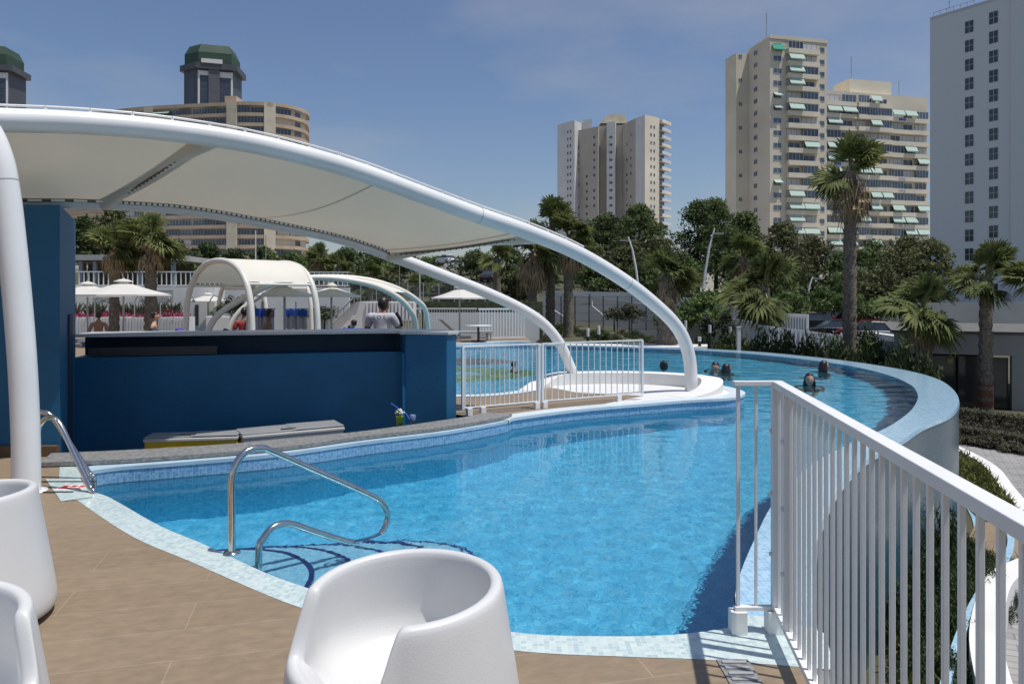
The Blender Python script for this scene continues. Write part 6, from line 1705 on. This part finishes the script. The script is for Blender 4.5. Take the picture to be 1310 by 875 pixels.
# barman on a stool behind the counter
bp_ = at(488, 380, 13.6)
def seat_stool(label, loc, h_, cat='stool', rad=.2, name='bar_stool'):
    t = thing(name, label, cat, loc); m = MB(); m.lathe([(0, h_), (rad, h_), (rad, h_-.05), (0, h_-.05)], 20); m.build('seat', WHITE, t)
    m = MB(); m.tube([(0, 0, 0), (0, 0, h_-.05)], .035, 10); m.lathe([(0, 0), (.22, 0), (.2, .03), (0, .04)], 18); m.build('pedestal', GREYMET, t)
def pers_sit(label, px, ytop, d, facing, **k):
    top = zz(ytop, d); p = at(px, 380, d); sc_ = k.get('scale', 1.0)
    return person(label, (p.x, d, top-(.845-k.get('hunch', 0))*sc_), facing, **k), Vector((p.x, d, top-(.845-k.get('hunch', 0))*sc_-.12*sc_))
_, s_ = pers_sit('seated man in a white lettered T-shirt seen from behind over the counter', 488, 379.5, 11.1, R(-6), shirt=SHIRT, shorts=NAVYC, skin=SKIND, text='SOS', headturn=R(-25), arms='bar', scale=.95, hunch=.085)
seat_stool('tall white stool under the man in the white lettered shirt', (s_.x, s_.y, 0), s_.z+.0)
_, s_ = pers_sit('bare backed bather in dark shorts sitting before the white planter', 126, 398, 22.5, R(25), shorts=NAVYC, skin=SKIND)
def bench(label, loc, w_, h_):
    m = MB(); m.box((0, 0, h_-.03), (w_, .5, .06)); 
    for x in (-w_*.42, w_*.42): m.box((x, 0, (h_-.06)/2), (.06, .4, h_-.06))
    o = m.build('low_bench', WHITE, None, loc, bevel=.01); tag(o, label, 'bench')
bench('white low bench under the bare backed bather', (s_.x, s_.y, 0), 1.0, max(.2, s_.z))
_, s_ = pers_sit('bather in dark swimwear sitting sideways before the stouter palm', 196, 399, 21.5, R(-70), shorts=NAVYC, skin=SKIN, hair='bun')
bench('white low bench under the bather beside the stouter palm', (s_.x, s_.y, 0), .9, max(.2, s_.z))
_, s_ = pers_sit('dark haired bather in red shirt behind the barrel shelter leg', 312, 393, 19, R(10), shirt=REDC, shorts=NAVYC, skin=SKIND)
bench('white low bench under the bather in the red shirt', (s_.x, s_.y, 0), .9, max(.2, s_.z))
_, s_ = pers_sit('red clad child sitting nearest the bright blue lounger', 454, 409, 18, R(60), shirt=REDC, skin=SKIN, scale=.75, hair='bun')
_, s_ = pers_sit('bare shouldered child between two others beside the blue lounger', 449, 416, 17.6, R(40), skin=SKIN, scale=.75)
_, s_ = pers_sit('dark haired child farthest from the bright blue lounger', 441, 419, 17.2, R(20), skin=SKIN, scale=.75)
_, s_ = pers_sit('tanned bather standing by the white towel under the shelter', 342, 395, 19.5, R(-60), skin=SKIND, shorts=REDC, pose='stand')
# swimmers: pelvis sits under water so that head (and shoulders) show
hair_arm = lambda k: k.get('hair') == 'bun'
def swim(label, px, ytop, ywater, d0, facing, **k):
    k.setdefault('pose', 'stand')
    d = (H-WZ)*F/(ywater-HY); p = at(px, 380, d); show = (ywater-ytop)/F*d*.97; k.setdefault('skin', SKIN)
    person(label, (p.x, d, WZ+show-.845*k.get('scale', 1)), facing, arms='float' if hair_arm(k) else 'down', **k)
swim('swimmer seen from behind with hair in a bun and bare shoulders above water', 850, 461, 478.5, 0, R(5), hair='bun')
swim('long haired swimmer facing the fence, only her head above water', 1035, 476, 492.5, 0, R(165), hair='long', shorts=NAVYC)
swim('swimmer with wet dark hair nearest the far pool rim', 1051, 460.5, 475.5, 0, R(-80), hair='long')
swim('swimmer with light face turned this way beside a dark haired one', 916, 462, 471.5, 0, R(150), hair='short')
swim('dark haired swimmer turned away beside the light faced one', 927, 464.5, 476, 0, R(-60), hair='long')
swim('child swimmer seen through the picket barrier in the shallow pool', 656, 462, 474.5, 0, R(-30), hair='short', skin=SKIND, scale=.6, pose='sit')
